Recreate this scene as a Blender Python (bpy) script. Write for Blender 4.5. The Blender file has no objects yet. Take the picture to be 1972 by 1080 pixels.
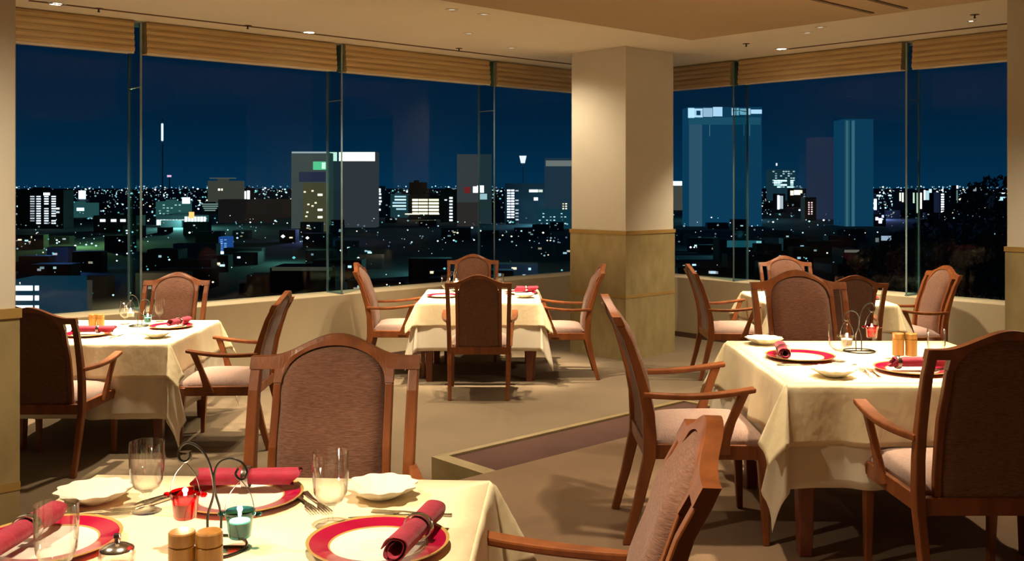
import bpy, bmesh, math, random
from math import sin, cos, pi, sqrt, radians
from mathutils import Vector, Matrix

random.seed(7)
S = bpy.context.scene
COL = S.collection

# ------------------------------------------------------------------ camera
F, CX, HY, CAMZ = 1921.0, 986.0, 358.0, 1.47      # focal length, principal point (photo pixels), eye height
cam_d = bpy.data.cameras.new('camera')
cam = bpy.data.objects.new('camera', cam_d)
COL.objects.link(cam)
cam.location = (0, 0, CAMZ)
cam.rotation_euler = (pi / 2, 0, 0)
cam_d.sensor_width = 36.0
cam_d.lens = 36.0 * F / 1972.0
cam_d.shift_y = -(540 - HY) / 1972.0
cam_d.clip_end = 20000
cam_d.clip_start = 0.05
S.camera = cam

# ------------------------------------------------------------------ colour management
S.view_settings.view_transform = 'Standard'
S.view_settings.look = 'None'
S.view_settings.gamma = 1.0
S.view_settings.use_curve_mapping = False
S.view_settings.exposure = 0.45
try:
    S.cycles.use_denoising = True
    S.cycles.max_bounces = 10
    S.cycles.transparent_max_bounces = 40
    S.cycles.caustics_reflective = False
    S.cycles.caustics_refractive = False
    S.cycles.sample_clamp_indirect = 4.0
except Exception:
    pass

# ------------------------------------------------------------------ night sky
W = bpy.data.worlds.new('night_sky'); S.world = W; W.use_nodes = True
nt = W.node_tree; nt.nodes.clear()
tc = nt.nodes.new('ShaderNodeTexCoord'); sx = nt.nodes.new('ShaderNodeSeparateXYZ')
rp = nt.nodes.new('ShaderNodeValToRGB'); bg = nt.nodes.new('ShaderNodeBackground'); wo = nt.nodes.new('ShaderNodeOutputWorld')
nt.links.new(tc.outputs['Generated'], sx.inputs[0]); nt.links.new(sx.outputs['Z'], rp.inputs[0])
e = rp.color_ramp.elements
e[0].position = 0.0; e[0].color = (0.0008, 0.030, 0.074, 1)
e[1].position = 0.22; e[1].color = (0.0004, 0.0072, 0.022, 1)
x = rp.color_ramp.elements.new(0.07); x.color = (0.0005, 0.0155, 0.042, 1)
nt.links.new(rp.outputs[0], bg.inputs[0]); bg.inputs[1].default_value = 0.68
nt.links.new(bg.outputs[0], wo.inputs[0])

WARM = (1.0, 0.80, 0.53)

# ------------------------------------------------------------------ room frame: u along the left window wall, n towards the camera
AZ = radians(47.7); SU, CU = sin(AZ), cos(AZ)
def uv(u, n, z=0.0): return Vector((SU * u + CU * n, CU * u - SU * n, z))
NL, UR = -8.10, 9.00           # faces of the two window walls
NB, UB = 4.2, -5.0             # walls behind the camera
ZLOW, ZCEIL, ZSOF, ZSILL = -0.23, 2.83, 2.46, 0.44
ZTREAD = -0.09
def floor_pt(px, py, z): 
    D = (CAMZ - z) * F / (py - HY)
    return Vector(((px - CX) / F * D, D, z))
def far(px, py, D): return Vector(((px - CX) / F * D, D, CAMZ + (HY - py) * D / F))

# ------------------------------------------------------------------ materials
def lin(c): return tuple((v / 12.92 if v <= 0.04045 else ((v + 0.055) / 1.055) ** 2.4) for v in [q / 255 for q in c])
def mat(name):
    m = bpy.data.materials.new(name); m.use_nodes = True
    t = m.node_tree; t.nodes.clear()
    out = t.nodes.new('ShaderNodeOutputMaterial')
    return m, t, out
def N(t, kind, **kw):
    n = t.nodes.new('ShaderNode' + kind)
    for k, v in kw.items():
        if hasattr(n, k): setattr(n, k, v)
        else: n.inputs[k].default_value = v
    return n
def ramp(t, stops, interp='LINEAR'):
    r = t.nodes.new('ShaderNodeValToRGB'); r.color_ramp.interpolation = interp
    el = r.color_ramp.elements
    el[0].position, el[0].color = stops[0][0], (*stops[0][1], 1)
    el[1].position, el[1].color = stops[-1][0], (*stops[-1][1], 1)
    for p, c in stops[1:-1]:
        q = el.new(p); q.color = (*c, 1)
    return r
def surf(name, c1, c2, scale=(5, 5, 5), rough=0.6, bump=0.0, bscale=None, detail=4, spec=0.4, metal=0.0, sheen=0.0):
    """noise-varied principled surface in object space"""
    m, t, out = mat(name)
    p = N(t, 'BsdfPrincipled'); t.links.new(p.outputs[0], out.inputs[0])
    p.inputs['Roughness'].default_value = rough; p.inputs['Metallic'].default_value = metal
    p.inputs['Specular IOR Level'].default_value = spec
    if sheen: p.inputs['Sheen Weight'].default_value = sheen
    tc = N(t, 'TexCoord'); mp = N(t, 'Mapping'); mp.inputs['Scale'].default_value = scale
    t.links.new(tc.outputs['Object'], mp.inputs[0])
    nz = N(t, 'TexNoise'); nz.inputs['Scale'].default_value = 1.0; nz.inputs['Detail'].default_value = detail
    t.links.new(mp.outputs[0], nz.inputs[0])
    r = ramp(t, [(0.3, c1), (0.7, c2)]); t.links.new(nz.outputs[0], r.inputs[0])
    t.links.new(r.outputs[0], p.inputs['Base Color'])
    if bump:
        b = N(t, 'Bump'); b.inputs['Strength'].default_value = bump; b.inputs['Distance'].default_value = 0.01
        if bscale:
            mp2 = N(t, 'Mapping'); mp2.inputs['Scale'].default_value = bscale
            t.links.new(tc.outputs['Object'], mp2.inputs[0])
            nz2 = N(t, 'TexNoise'); nz2.inputs['Scale'].default_value = 1.0; nz2.inputs['Detail'].default_value = 3
            t.links.new(mp2.outputs[0], nz2.inputs[0]); t.links.new(nz2.outputs[0], b.inputs['Height'])
        else: t.links.new(nz.outputs[0], b.inputs['Height'])
        t.links.new(b.outputs[0], p.inputs['Normal'])
    return m
def glow(name, c, s):
    m, t, out = mat(name)
    em = N(t, 'Emission'); em.inputs[0].default_value = (*c, 1); em.inputs[1].default_value = s
    t.links.new(em.outputs[0], out.inputs[0])
    try: m.cycles.emission_sampling = 'NONE'
    except Exception: pass
    return m
def glass(name, tint, edge=0.75, base=0.04, power=3.0, rough=0.0):
    m, t, out = mat(name)
    tr = N(t, 'BsdfTransparent'); tr.inputs[0].default_value = (*tint, 1)
    gl = N(t, 'BsdfGlossy'); gl.inputs['Roughness'].default_value = rough
    lw = N(t, 'LayerWeight'); lw.inputs[0].default_value = 0.5
    pw = N(t, 'Math', operation='POWER'); pw.inputs[1].default_value = power
    ml = N(t, 'Math', operation='MULTIPLY_ADD'); ml.inputs[1].default_value = edge; ml.inputs[2].default_value = base
    mx = N(t, 'MixShader')
    t.links.new(lw.outputs['Facing'], pw.inputs[0]); t.links.new(pw.outputs[0], ml.inputs[0])
    t.links.new(ml.outputs[0], mx.inputs[0]); t.links.new(tr.outputs[0], mx.inputs[1]); t.links.new(gl.outputs[0], mx.inputs[2])
    t.links.new(mx.outputs[0], out.inputs[0])
    return m

M = {}
M['plaster'] = surf('wall_plaster', (0.55, 0.46, 0.31), (0.59, 0.50, 0.34), (3, 3, 3), 0.85, 0.05, (60, 60, 60))
M['ceiling'] = surf('ceiling_paint', (0.82, 0.75, 0.62), (0.85, 0.78, 0.65), (1, 1, 1), 0.9)
M['soffit'] = surf('soffit_unlit_tone', (0.56, 0.42, 0.26), (0.60, 0.45, 0.28), (1, 1, 1), 0.9)  # browner than the ceiling paint: its unlit look is mixed into the colour
M['pillar'] = surf('pillar_paint', (0.66, 0.62, 0.53), (0.70, 0.66, 0.56), (2, 2, 2), 0.8)
M['stone'] = surf('pillar_stone', (0.27, 0.215, 0.10), (0.39, 0.315, 0.155), (9, 9, 4), 0.45, 0.05, (80, 80, 30), 6)
M['trimband'] = surf('trim_band', (0.32, 0.20, 0.06), (0.40, 0.26, 0.08), (4, 4, 4), 0.4)
M['carpet'] = surf('carpet_brown', (0.245, 0.158, 0.096), (0.31, 0.203, 0.127), (1.3, 1.3, 1.3), 0.95, 0.6, (260, 260, 260), 6, 0.1, 0, 0.1)
M['carpet_low'] = surf('carpet_tan', (0.155, 0.114, 0.070), (0.215, 0.160, 0.104), (1.1, 1.1, 1.1), 0.95, 0.6, (260, 260, 260), 6, 0.1, 0, 0.1)
M['carpet_dark'] = surf('carpet_plum', (0.10, 0.055, 0.046), (0.13, 0.07, 0.058), (3, 3, 3), 0.95, 0.5, (260, 260, 260), 6, 0.1)
M['nosing'] = surf('nosing_stone', (0.25, 0.185, 0.08), (0.33, 0.25, 0.12), (8, 8, 8), 0.5)
M['base'] = surf('baseboard_brown', (0.10, 0.055, 0.04), (0.13, 0.07, 0.05), (4, 4, 4), 0.5)
M['wood'] = surf('cherry_wood', (0.155, 0.042, 0.010), (0.28, 0.084, 0.021), (16, 16, 3.2), 0.38, 0.06, (120, 120, 14), 5, 0.5)
M['darkwood'] = surf('table_leg_wood', (0.15, 0.035, 0.018), (0.22, 0.06, 0.03), (16, 16, 3), 0.3, 0, None, 4, 0.5)
M['shaker'] = surf('shaker_wood', (0.26, 0.11, 0.02), (0.42, 0.20, 0.04), (50, 50, 10), 0.35, 0, None, 5, 0.5)
M['fabric'] = surf('chair_fabric', (0.125, 0.054, 0.034), (0.23, 0.115, 0.080), (45, 45, 420), 0.9, 0.35, (70, 70, 520), 3, 0.15, 0, 0.2)
M['seatfab'] = surf('seat_fabric', (0.29, 0.19, 0.16), (0.38, 0.26, 0.22), (60, 260, 60), 0.9, 0.3, (90, 400, 90), 3, 0.15, 0, 0.2)
M['overlay'] = surf('cream_cloth', (0.84, 0.72, 0.47), (0.88, 0.76, 0.51), (5, 5, 5), 0.75, 0.6, (14, 14, 9), 5, 0.25, 0, 0.1)
M['under'] = surf('ivory_cloth', (0.80, 0.73, 0.60), (0.84, 0.77, 0.64), (5, 5, 5), 0.8, 0.2, (9, 9, 9), 4, 0.2)
M['blind'] = surf('blind_fabric', (0.43, 0.30, 0.15), (0.56, 0.41, 0.22), (2.0, 2.0, 60), 0.85, 0.2, (5, 5, 160), 4, 0.2)
M['napkin'] = surf('red_napkin', (0.23, 0.004, 0.026), (0.31, 0.008, 0.038), (30, 30, 30), 0.65, 0.2, (60, 60, 60), 3, 0.3, 0, 0.2)
M['china'] = surf('white_china', (0.82, 0.77, 0.66), (0.86, 0.81, 0.70), (5, 5, 5), 0.12, 0, None, 2, 0.5)
M['steel'] = surf('polished_steel', (0.62, 0.60, 0.56), (0.72, 0.70, 0.66), (30, 30, 30), 0.18, 0, None, 2, 0.5, 1.0)
M['iron'] = surf('black_iron', (0.008, 0.007, 0.006), (0.02, 0.017, 0.014), (30, 30, 30), 0.35, 0, None, 3, 0.5)
M['black'] = surf('matt_black', (0.01, 0.009, 0.008), (0.015, 0.013, 0.011), (9, 9, 9), 0.7)
M['groove'] = surf('diffuser_brown', (0.09, 0.045, 0.012), (0.12, 0.06, 0.016), (9, 9, 9), 0.6)
M['white'] = surf('fitting_white', (0.70, 0.66, 0.58), (0.74, 0.70, 0.62), (9, 9, 9), 0.5)
M['wax'] = surf('white_wax', (0.80, 0.76, 0.68), (0.84, 0.80, 0.72), (9, 9, 9), 0.4)
M['pane'] = glass('window_glass', (0.95, 0.985, 1.0), 0.5, 0.008, 4.0)
M['fin'] = glass('fin_glass', (0.66, 0.86, 0.86), 0.5, 0.03, 3.0)
M['finedge'] = surf('fin_edge', (0.13, 0.19, 0.22), (0.17, 0.25, 0.29), (3, 3, 3), 0.2, 0, None, 2, 0.6)
M['goblet'] = glass('goblet_glass', (1.0, 1.0, 1.0), 1.0, 0.03, 2.2)
M['redglass'] = glass('red_glass', (0.80, 0.03, 0.05), 0.7, 0.07, 2.4)
M['tealglass'] = glass('teal_glass', (0.22, 0.60, 0.64), 0.7, 0.07, 2.4)
M['dimlamp'] = glow('lamp_disc_recessed', (1.0, 0.86, 0.62), .45)
M['lamp'] = glow('lamp_disc', (1.0, 0.86, 0.62), 12)
M['flame'] = glow('candle_flame', (1.0, 0.82, 0.55), 40)

def plate_mat():
    m, t, out = mat('charger_glaze')
    p = N(t, 'BsdfPrincipled'); t.links.new(p.outputs[0], out.inputs[0]); p.inputs['Roughness'].default_value = 0.13
    tc = N(t, 'TexCoord'); mp = N(t, 'Mapping'); mp.inputs['Scale'].default_value = (1, 1, 0)
    ln = N(t, 'VectorMath', operation='LENGTH')
    t.links.new(tc.outputs['Object'], mp.inputs[0]); t.links.new(mp.outputs[0], ln.inputs[0])
    W_, R_, G_ = (0.85, 0.80, 0.72), (0.36, 0.005, 0.042), (0.45, 0.30, 0.09)
    r = ramp(t, [(0.0, W_), (0.100, G_), (0.102, R_), (0.143, G_), (0.9, G_)], 'CONSTANT')
    # faint medallion in the middle of the plate
    wv = N(t, 'TexWave', wave_type='RINGS'); wv.inputs['Scale'].default_value = 70; wv.inputs['Distortion'].default_value = 9; wv.inputs['Detail'].default_value = 2
    t.links.new(tc.outputs['Object'], wv.inputs[0])
    lt = N(t, 'Math', operation='LESS_THAN'); lt.inputs[1].default_value = 0.042
    t.links.new(ln.outputs['Value'], lt.inputs[0])
    g1 = N(t, 'Math', operation='GREATER_THAN'); g1.inputs[1].default_value = 0.80
    t.links.new(wv.outputs['Fac'], g1.inputs[0])
    mu = N(t, 'Math', operation='MULTIPLY'); t.links.new(lt.outputs[0], mu.inputs[0]); t.links.new(g1.outputs[0], mu.inputs[1])
    m2 = N(t, 'Math', operation='MULTIPLY'); m2.inputs[1].default_value = 0.45; t.links.new(mu.outputs[0], m2.inputs[0])
    mx = N(t, 'MixRGB'); mx.inputs[2].default_value = (0.30, 0.27, 0.22, 1)
    t.links.new(ln.outputs['Value'], r.inputs[0]); t.links.new(m2.outputs[0], mx.inputs[0]); t.links.new(r.outputs[0], mx.inputs[1])
    t.links.new(mx.outputs[0], p.inputs['Base Color'])
    return m
M['charger'] = plate_mat()

# ------------------------------------------------------------------ helpers
class MB:
    def __init__(s): s.v = []; s.f = []; s.mi = []
    def add(s, vs, fs, mi=0):
        o = len(s.v); s.v += [tuple(q) for q in vs]
        for f in fs: s.f.append([o + i for i in f]); s.mi.append(mi)
    def box(s, a, b, mi=0):
        x0, y0, z0 = a; x1, y1, z1 = b
        s.hexa([(x0, y0, z0), (x1, y0, z0), (x1, y1, z0), (x0, y1, z0)], [(x0, y0, z1), (x1, y0, z1), (x1, y1, z1), (x0, y1, z1)], mi)
    def hexa(s, lo, hi, mi=0):
        s.add(list(lo) + list(hi), [(0, 3, 2, 1), (4, 5, 6, 7), (0, 1, 5, 4), (1, 2, 6, 5), (2, 3, 7, 6), (3, 0, 4, 7)], mi)
    def prism(s, pts, z0, z1, mi=0):
        n = len(pts)
        s.add([(p[0], p[1], z0) for p in pts] + [(p[0], p[1], z1) for p in pts],
              [tuple(range(n))[::-1], tuple(range(n, 2 * n))] + [(i, (i + 1) % n, n + (i + 1) % n, n + i) for i in range(n)], mi)
    def loft(s, rings, closed=True, caps=True, mi=0):
        n = len(rings[0]); vs = [p for r in rings for p in r]; fs = []
        for i in range(len(rings) - 1):
            for j in range(n if closed else n - 1):
                k = (j + 1) % n
                fs.append((i * n + j, i * n + k, (i + 1) * n + k, (i + 1) * n + j))
        if caps:
            fs.append(tuple(range(n))[::-1]); fs.append(tuple((len(rings) - 1) * n + j for j in range(n)))
        s.add(vs, fs, mi)
    def sweep(s, secs, mi=0):
        """rect sections ((x,y,z),(wx,wy)) stacked along z"""
        s.loft([[(c[0] - w[0] / 2, c[1] - w[1] / 2, c[2]), (c[0] + w[0] / 2, c[1] - w[1] / 2, c[2]), (c[0] + w[0] / 2, c[1] + w[1] / 2, c[2]), (c[0] - w[0] / 2, c[1] + w[1] / 2, c[2])] for c, w in secs], mi=mi)
    def lathe(s, prof, n=32, c=(0, 0, 0), mod=None, mi=0, closed=False):
        rings = []
        for r, z in prof:
            rings.append([(c[0] + (r * (mod(a, r, z) if mod else 1)) * cos(a), c[1] + (r * (mod(a, r, z) if mod else 1)) * sin(a), c[2] + z) for a in [2 * pi * j / n for j in range(n)]])
        s.loft(rings, caps=not closed, mi=mi)
    def tube(s, pts, r, n=8, mi=0):
        pts = [Vector(p) for p in pts]; rings = []; up = None
        for i, p in enumerate(pts):
            d = (pts[min(i + 1, len(pts) - 1)] - pts[max(i - 1, 0)]).normalized()
            if up is None:
                up = d.orthogonal().normalized()
            up = (up - d * up.dot(d)).normalized(); sd = d.cross(up)
            rr = r[i] if isinstance(r, (list, tuple)) else r
            rings.append([p + up * (rr * cos(2 * pi * j / n)) + sd * (rr * sin(2 * pi * j / n)) for j in range(n)])
        s.loft(rings, mi=mi)
    def build(s, name, m, parent=None, smooth=False, bevel=0.0, loc=None, rz=None):
        me = bpy.data.meshes.new(name)
        me.from_pydata(s.v, [], s.f)
        for q in (m if isinstance(m, list) else [m]): me.materials.append(q)
        if any(s.mi): me.polygons.foreach_set('material_index', s.mi)
        bm = bmesh.new(); bm.from_mesh(me); bmesh.ops.recalc_face_normals(bm, faces=bm.faces); bm.to_mesh(me); bm.free()
        o = bpy.data.objects.new(name, me); COL.objects.link(o)
        if parent: o.parent = parent
        if loc is not None: o.location = loc
        if rz is not None: o.rotation_euler = (0, 0, rz)
        if smooth:
            me.polygons.foreach_set('use_smooth', [True] * len(me.polygons))
            if smooth != 'all':
                try: me.set_sharp_from_angle(angle=radians(smooth if smooth is not True else 40))
                except Exception: pass
        if bevel:
            b = o.modifiers.new('bevel', 'BEVEL'); b.width = bevel; b.segments = 2; b.limit_method = 'ANGLE'; b.angle_limit = radians(50)
        return o
def tag(o, label=None, cat=None, group=None, kind=None):
    if label: o['label'] = label
    if cat: o['category'] = cat
    if group: o['group'] = group
    if kind: o['kind'] = kind
    return o
def thing(name, label, cat, loc=(0, 0, 0), rz=0, group=None):
    o = bpy.data.objects.new(name, None); COL.objects.link(o); o.empty_display_size = 0.1
    o.location = loc; o.rotation_euler = (0, 0, rz)
    return tag(o, label, cat, group)
def dup(root, loc, rz, label, group=None):
    r = root.copy(); COL.objects.link(r); r.location = loc; r.rotation_euler = (0, 0, rz); r['label'] = label
    if group: r['group'] = group
    for ch in list(root.children):
        c = ch.copy(); COL.objects.link(c); c.parent = r
        for g in list(ch.children):
            d = g.copy(); COL.objects.link(d); d.parent = c
    return r
def struct(o): o['kind'] = 'structure'; return o
def interp(tab, z):
    if z <= tab[0][0]: return tab[0][1]
    for (a, p), (b, q) in zip(tab, tab[1:]):
        if z <= b:
            t = (z - a) / (b - a); t = t * t * (3 - 2 * t) * 0.5 + t * 0.5
            return p + (q - p) * t
    return tab[-1][1]
def spline(pts, k=8):
    P = [Vector(p) for p in pts]; out = []
    for i in range(len(P) - 1):
        a, b, c, d = P[max(i - 1, 0)], P[i], P[i + 1], P[min(i + 2, len(P) - 1)]
        for j in range(k):
            t = j / k
            out.append(0.5 * ((2 * b) + (c - a) * t + (2 * a - 5 * b + 4 * c - d) * t * t + (3 * b - a - 3 * c + d) * t ** 3))
    out.append(P[-1]); return out

# ================================================================== ROOM SHELL
def uvpoly(pts): return [uv(*p) for p in pts]
# lower dining floor (below the windows) and the raised floor the camera stands on
NE, UE = -3.87, 5.14           # edges of the raised floor
NT, UT, US = -4.53, 5.80, 3.50 # outer edges of the step tread, its left end
b = MB(); b.prism(uvpoly([(UB - .2, NL - .3), (UR + .3, NL - .3), (UR + .3, NB + .2), (UB - .2, NB + .2)]), ZLOW - 0.1, ZLOW)
struct(b.build('floor', M['carpet_low']))
b = MB(); b.prism(uvpoly([(UB - .1, NE), (UE, NE), (UE, NB + .1), (UB - .1, NB + .1)]), ZLOW, 0.0)
struct(b.build('floor_raised', M['carpet']))
b = MB()
b.prism(uvpoly([(US + .09, NE), (US + .09, NT + .045), (UT - .045, NT + .045), (UT - .045, NE)]), ZLOW, ZTREAD)
b.prism(uvpoly([(UE, NE), (UT - .045, NE), (UT - .045, NB), (UE, NB)]), ZLOW, ZTREAD)
struct(b.build('floor_step', M['carpet_dark']))
b = MB()
b.prism(uvpoly([(US, NE), (US, NT), (US + .09, NT), (US + .09, NE)]), ZLOW, ZTREAD + .012)
b.prism(uvpoly([(US + .09, NT + .045), (US + .09, NT), (UT, NT), (UT - .045, NT + .045)]), ZLOW, ZTREAD + .012)
b.prism(uvpoly([(UT - .045, NT + .045), (UT, NT), (UT, NB), (UT - .045, NB)]), ZLOW, ZTREAD + .012)
struct(b.build('trim_1', M['nosing']))
# ceiling and the dropped soffit over the raised floor
b = MB(); b.prism(uvpoly([(UB - .2, NL - .4), (UR + .4, NL - .4), (UR + .4, NB + .2), (UB - .2, NB + .2)]), ZCEIL, ZCEIL + 0.15)
struct(b.build('ceiling', M['ceiling']))
b = MB(); b.prism(uvpoly([(UB, -4.2), (5.47, -4.2), (5.47, NB), (UB, NB)]), ZSOF, ZCEIL - .002)
struct(b.build('ceiling_soffit', M['soffit'], bevel=0.006))
# sill walls under the glass
b = MB(); b.prism(uvpoly([(UB, NL), (UR, NL), (UR, NL - .34), (UB, NL - .34)]), ZLOW, ZSILL)
struct(b.build('wall_left', M['plaster'], bevel=0.008))
b = MB(); b.prism(uvpoly([(UR, NL - .34), (UR, NB), (UR + .34, NB), (UR + .34, NL - .34)]), ZLOW, ZSILL)
struct(b.build('wall_right', M['plaster'], bevel=0.008))
b = MB(); b.prism(uvpoly([(UB, NB), (UR, NB), (UR, NB + .15), (UB, NB + .15)]), ZLOW, ZCEIL)
struct(b.build('wall_back', M['plaster']))
b = MB(); b.prism(uvpoly([(UB, NL), (UB, NB), (UB - .15, NB), (UB - .15, NL)]), ZLOW, ZCEIL)
struct(b.build('wall_side', M['plaster']))
b = MB(); b.prism(uvpoly([(UB, NL), (UR - .014, NL), (UR - .014, NL + .014), (UB, NL + .014)]), ZLOW, ZLOW + .055)
struct(b.build('baseboard_left', M['base']))
b = MB(); b.prism(uvpoly([(UR - .014, NL), (UR - .014, NB), (UR, NB), (UR, NL)]), ZLOW, ZLOW + .055)
struct(b.build('baseboard_right', M['base']))

# pillars: painted above, stone wainscot and two bands below
def pillar(u0, n0, w, z0):
    u1, n1 = u0 + w, n0 - w
    q = lambda g: uvpoly([(u0 - g, n0 + g), (u1 + g, n0 + g), (u1 + g, n1 - g), (u0 - g, n1 - g)])
    b = MB(); b.prism(q(0), z0, ZCEIL); p = struct(b.build('pillar', M['pillar'], bevel=0.004))
    for a, c in ((z0, .375), (.405, .995)):
        b = MB(); b.prism(q(.010), a, c); b.build('wainscot', M['stone'], p)
    for a, c, g in ((.375, .405, .012), (.995, 1.030, .016)):
        b = MB(); b.prism(q(g), a, c); b.build('trim_band', M['trimband'], p)
    return p
pu, pn = SU * 1.106 + CU * 9.70, CU * 1.106 - SU * 9.70
pillar(pu, pn, 0.735, ZLOW)
def un(X, D): return SU * X + CU * D, CU * X - SU * D
a, c = un(-1.79, 3.60); pillar(a - 0.75, c, 0.75, ZLOW)
a, c = un(3.595, 7.245); pillar(a, c + 0.75, 0.75, ZLOW)

# ------------------------------------------------------------------ windows: frameless panes with glass fins
def Lw(s, d, z): return uv(s, NL + d, z)
def Rw(s, d, z): return uv(UR - d, s, z)
left_fins = [7.12, 5.19, 3.26, 1.33, -0.60, -2.53]
right_fins = [-6.35, -4.42, -2.49, -0.56, 1.37]
win_no = [0]
def wbox(Wf, s0, s1, d0, d1, z0, z1):
    b = MB(); b.hexa([Wf(s0, d0, z0), Wf(s1, d0, z0), Wf(s1, d1, z0), Wf(s0, d1, z0)], [Wf(s0, d0, z1), Wf(s1, d0, z1), Wf(s1, d1, z1), Wf(s0, d1, z1)]); return b
def window(Wf, s0, s1, fin):
    win_no[0] += 1
    w = wbox(Wf, s0 + .006, s1 - .006, -.272, -.258, ZSILL, ZCEIL).build('window_%d' % win_no[0], M['pane']); struct(w)
    if fin is not None:
        fz = ZCEIL - 0.02
        wbox(Wf, fin - .009, fin + .009, -.255, -.012, ZSILL, fz).build('glass_fin', M['fin'], w)
        wbox(Wf, fin - .0085, fin + .0085, -.012, -.009, ZSILL, fz).build('fin_edge', M['finedge'], w)
        wbox(Wf, fin - .006, fin + .006, -.276, -.255, ZSILL, fz).build('glazing_joint', M['finedge'], w)
        wbox(Wf, fin - .014, fin + .014, -.250, -.006, ZSILL, ZSILL + .012).build('fin_shoe', M['finedge'], w)
        wbox(Wf, fin - .012, fin + .012, -.250, -.008, 2.28, 2.288).build('fin_splice', M['finedge'], w)
ed = [UR + .25] + left_fins + [UB]
for i in range(len(ed) - 1): window(Lw, ed[i + 1], ed[i], left_fins[i] if i < len(left_fins) else None)
ed = [NL - .25] + right_fins + [NB]
for i in range(len(ed) - 1): window(Rw, ed[i], ed[i + 1], right_fins[i] if i < len(right_fins) else None)

# ------------------------------------------------------------------ folded blinds, one per bay
def blind(Wf, s0, s1, label):
    z1, z0 = ZCEIL - .005, 2.565
    prof = []
    for k in range(5):       # front: stacked soft folds
        t0 = z1 - (z1 - z0) * k / 5; t1 = z1 - (z1 - z0) * (k + 1) / 5
        o = .005 * k
        prof += [(-.035 + o, t0), (-.026 + o, t0 - .012), (-.022 + o, (t0 + t1) / 2), (-.028 + o, t1 + .006)]
    prof += [(-.030, z0), (-.17, z0), (-.19, z1)]
    top = thing('window_blind', label, 'blind', Wf((s0 + s1) / 2, -.1, z1), 0, 'folded blinds over the windows')
    O = Vector(top.location)
    b = MB(); b.loft([[Wf(s, d, z) - O for d, z in prof] for s in (s0, s1)])
    b.build('folded_fabric', M['blind'], top)
    bb = wbox(Wf, s0 + .002, s1 - .002, -.034, -.012, z0 - .012, z0 + .004)
    bb.v = [tuple(Vector(q) - O) for q in bb.v]
    bb.build('bottom_rail', M['white'], top, bevel=.003)
G = .052
lab = ['beige folded blind in the bay touching the left face of the square pillar',
       'beige folded blind, second bay to the left of the square pillar, above the centre table',
       'beige folded blind between the two leftmost glass fins',
       'beige folded blind at the left end of the left windows, touching the cream pillar edge']
for i, (s0, s1) in enumerate([(7.12, UR), (5.19, 7.12), (3.26, 5.19), (1.33, 3.26)]):
    blind(Lw, s0 + G, s1 - (G if i else .03), lab[i])
lab = ['beige folded blind showing a short slanting crease, right beside the square pillar',
       'wide beige folded blind in the middle of the windows right of the square pillar',
       'beige folded blind at the far right, touching the right-hand pillar']
for i, (s0, s1) in enumerate([(NL, -6.35), (-6.35, -4.42), (-4.42, -2.49)]):
    blind(Rw, s0 + (G if i else .2), s1 - G, lab[i])

# ------------------------------------------------------------------ ceiling fittings
def cfit(X, D): return Vector((X, D, ZCEIL))
def cpx(px, py, z=ZCEIL):
    D = (z - CAMZ) * F / (HY - py); return Vector(((px - CX) / F * D, D, z))
def spot(name, p, power, ang, target=None, blend=0.7, col=WARM, r=0.04):
    l = bpy.data.lights.new(name, 'SPOT'); l.energy = power; l.color = col; l.spot_size = radians(ang); l.spot_blend = blend; l.shadow_soft_size = r
    o = bpy.data.objects.new(name, l); COL.objects.link(o); o.location = p
    if target is not None:
        o.rotation_euler = (Vector(target) - Vector(p)).to_track_quat('-Z', 'Y').to_euler()
    return o
def downlight(p, label, power, ang, target=None, baffle=False, group=None, r=.05):
    t = thing('ceiling_downlight', label, 'ceiling light', p, 0, group)
    b = MB(); b.lathe([(r, -.004), (r + .018, -.006), (r + .020, 0.0), (r - .004, 0.0), (r - .004, -.004)], 28, closed=True); b.build('trim_ring', M['ceiling'] if baffle else M['white'], t, True)
    b = MB(); b.lathe([(0.0005, -.003), (r - .004, -.003)], 28); 
    lens = b.build('lamp_lens', M['dimlamp'] if baffle else M['lamp'], t)
    if power:
        sp = spot('downlight_beam', Vector(p) + Vector((0, 0, -.03)), power, ang, target)
    return t
SPILL = 210
downlight(cpx(108, 7), 'glowing ceiling downlight at the left end, above the table by the left window', SPILL, 92, group='glowing downlights')
downlight(cpx(595, 62), 'glowing ceiling downlight midway along the left row of blinds', SPILL, 92, group='glowing downlights')
downlight(cpx(1505, 94), 'glowing ceiling downlight beyond the soffit corner, right of the square pillar', SPILL, 92, group='glowing downlights')
downlight(cpx(1870, 40), 'small lit downlight near the right-hand pillar', 60, 92, r=.02)
T_POS = {1: (-.61, 2.11), 2: (1.61, 4.42), 3: (-.285, 9.13), 4: (2.72, 8.95), 5: (-2.73, 6.90)}
downlight((T_POS[3][0] - .1, T_POS[3][1] - .25, ZCEIL), 'dark recessed downlight in the pale ceiling above the centre table', 860, 46, (*T_POS[3], 0.5), True, r=.03)
downlight((T_POS[4][0] - .1, T_POS[4][1] - .1, ZCEIL), 'dark recessed downlight in the pale ceiling above the table right of the square pillar', 620, 46, (*T_POS[4], .5), True, r=.03)
downlight((T_POS[5][0], T_POS[5][1] - .05, ZCEIL), 'dark recessed downlight in the pale ceiling above the left window table', 780, 46, (*T_POS[5], .5), True, r=.03)
downlight((T_POS[2][0] + .12, T_POS[2][1] + .05, ZSOF), 'dark recessed downlight in the brown soffit above the right front table', 330, 56, (T_POS[2][0], T_POS[2][1], .5), True, r=.03)
downlight((T_POS[1][0] + .2, T_POS[1][1] + .0, ZSOF), 'dark recessed downlight in the brown soffit above the front table', 150, 74, (-.25, 2.08, .5), True, r=.03)
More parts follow.
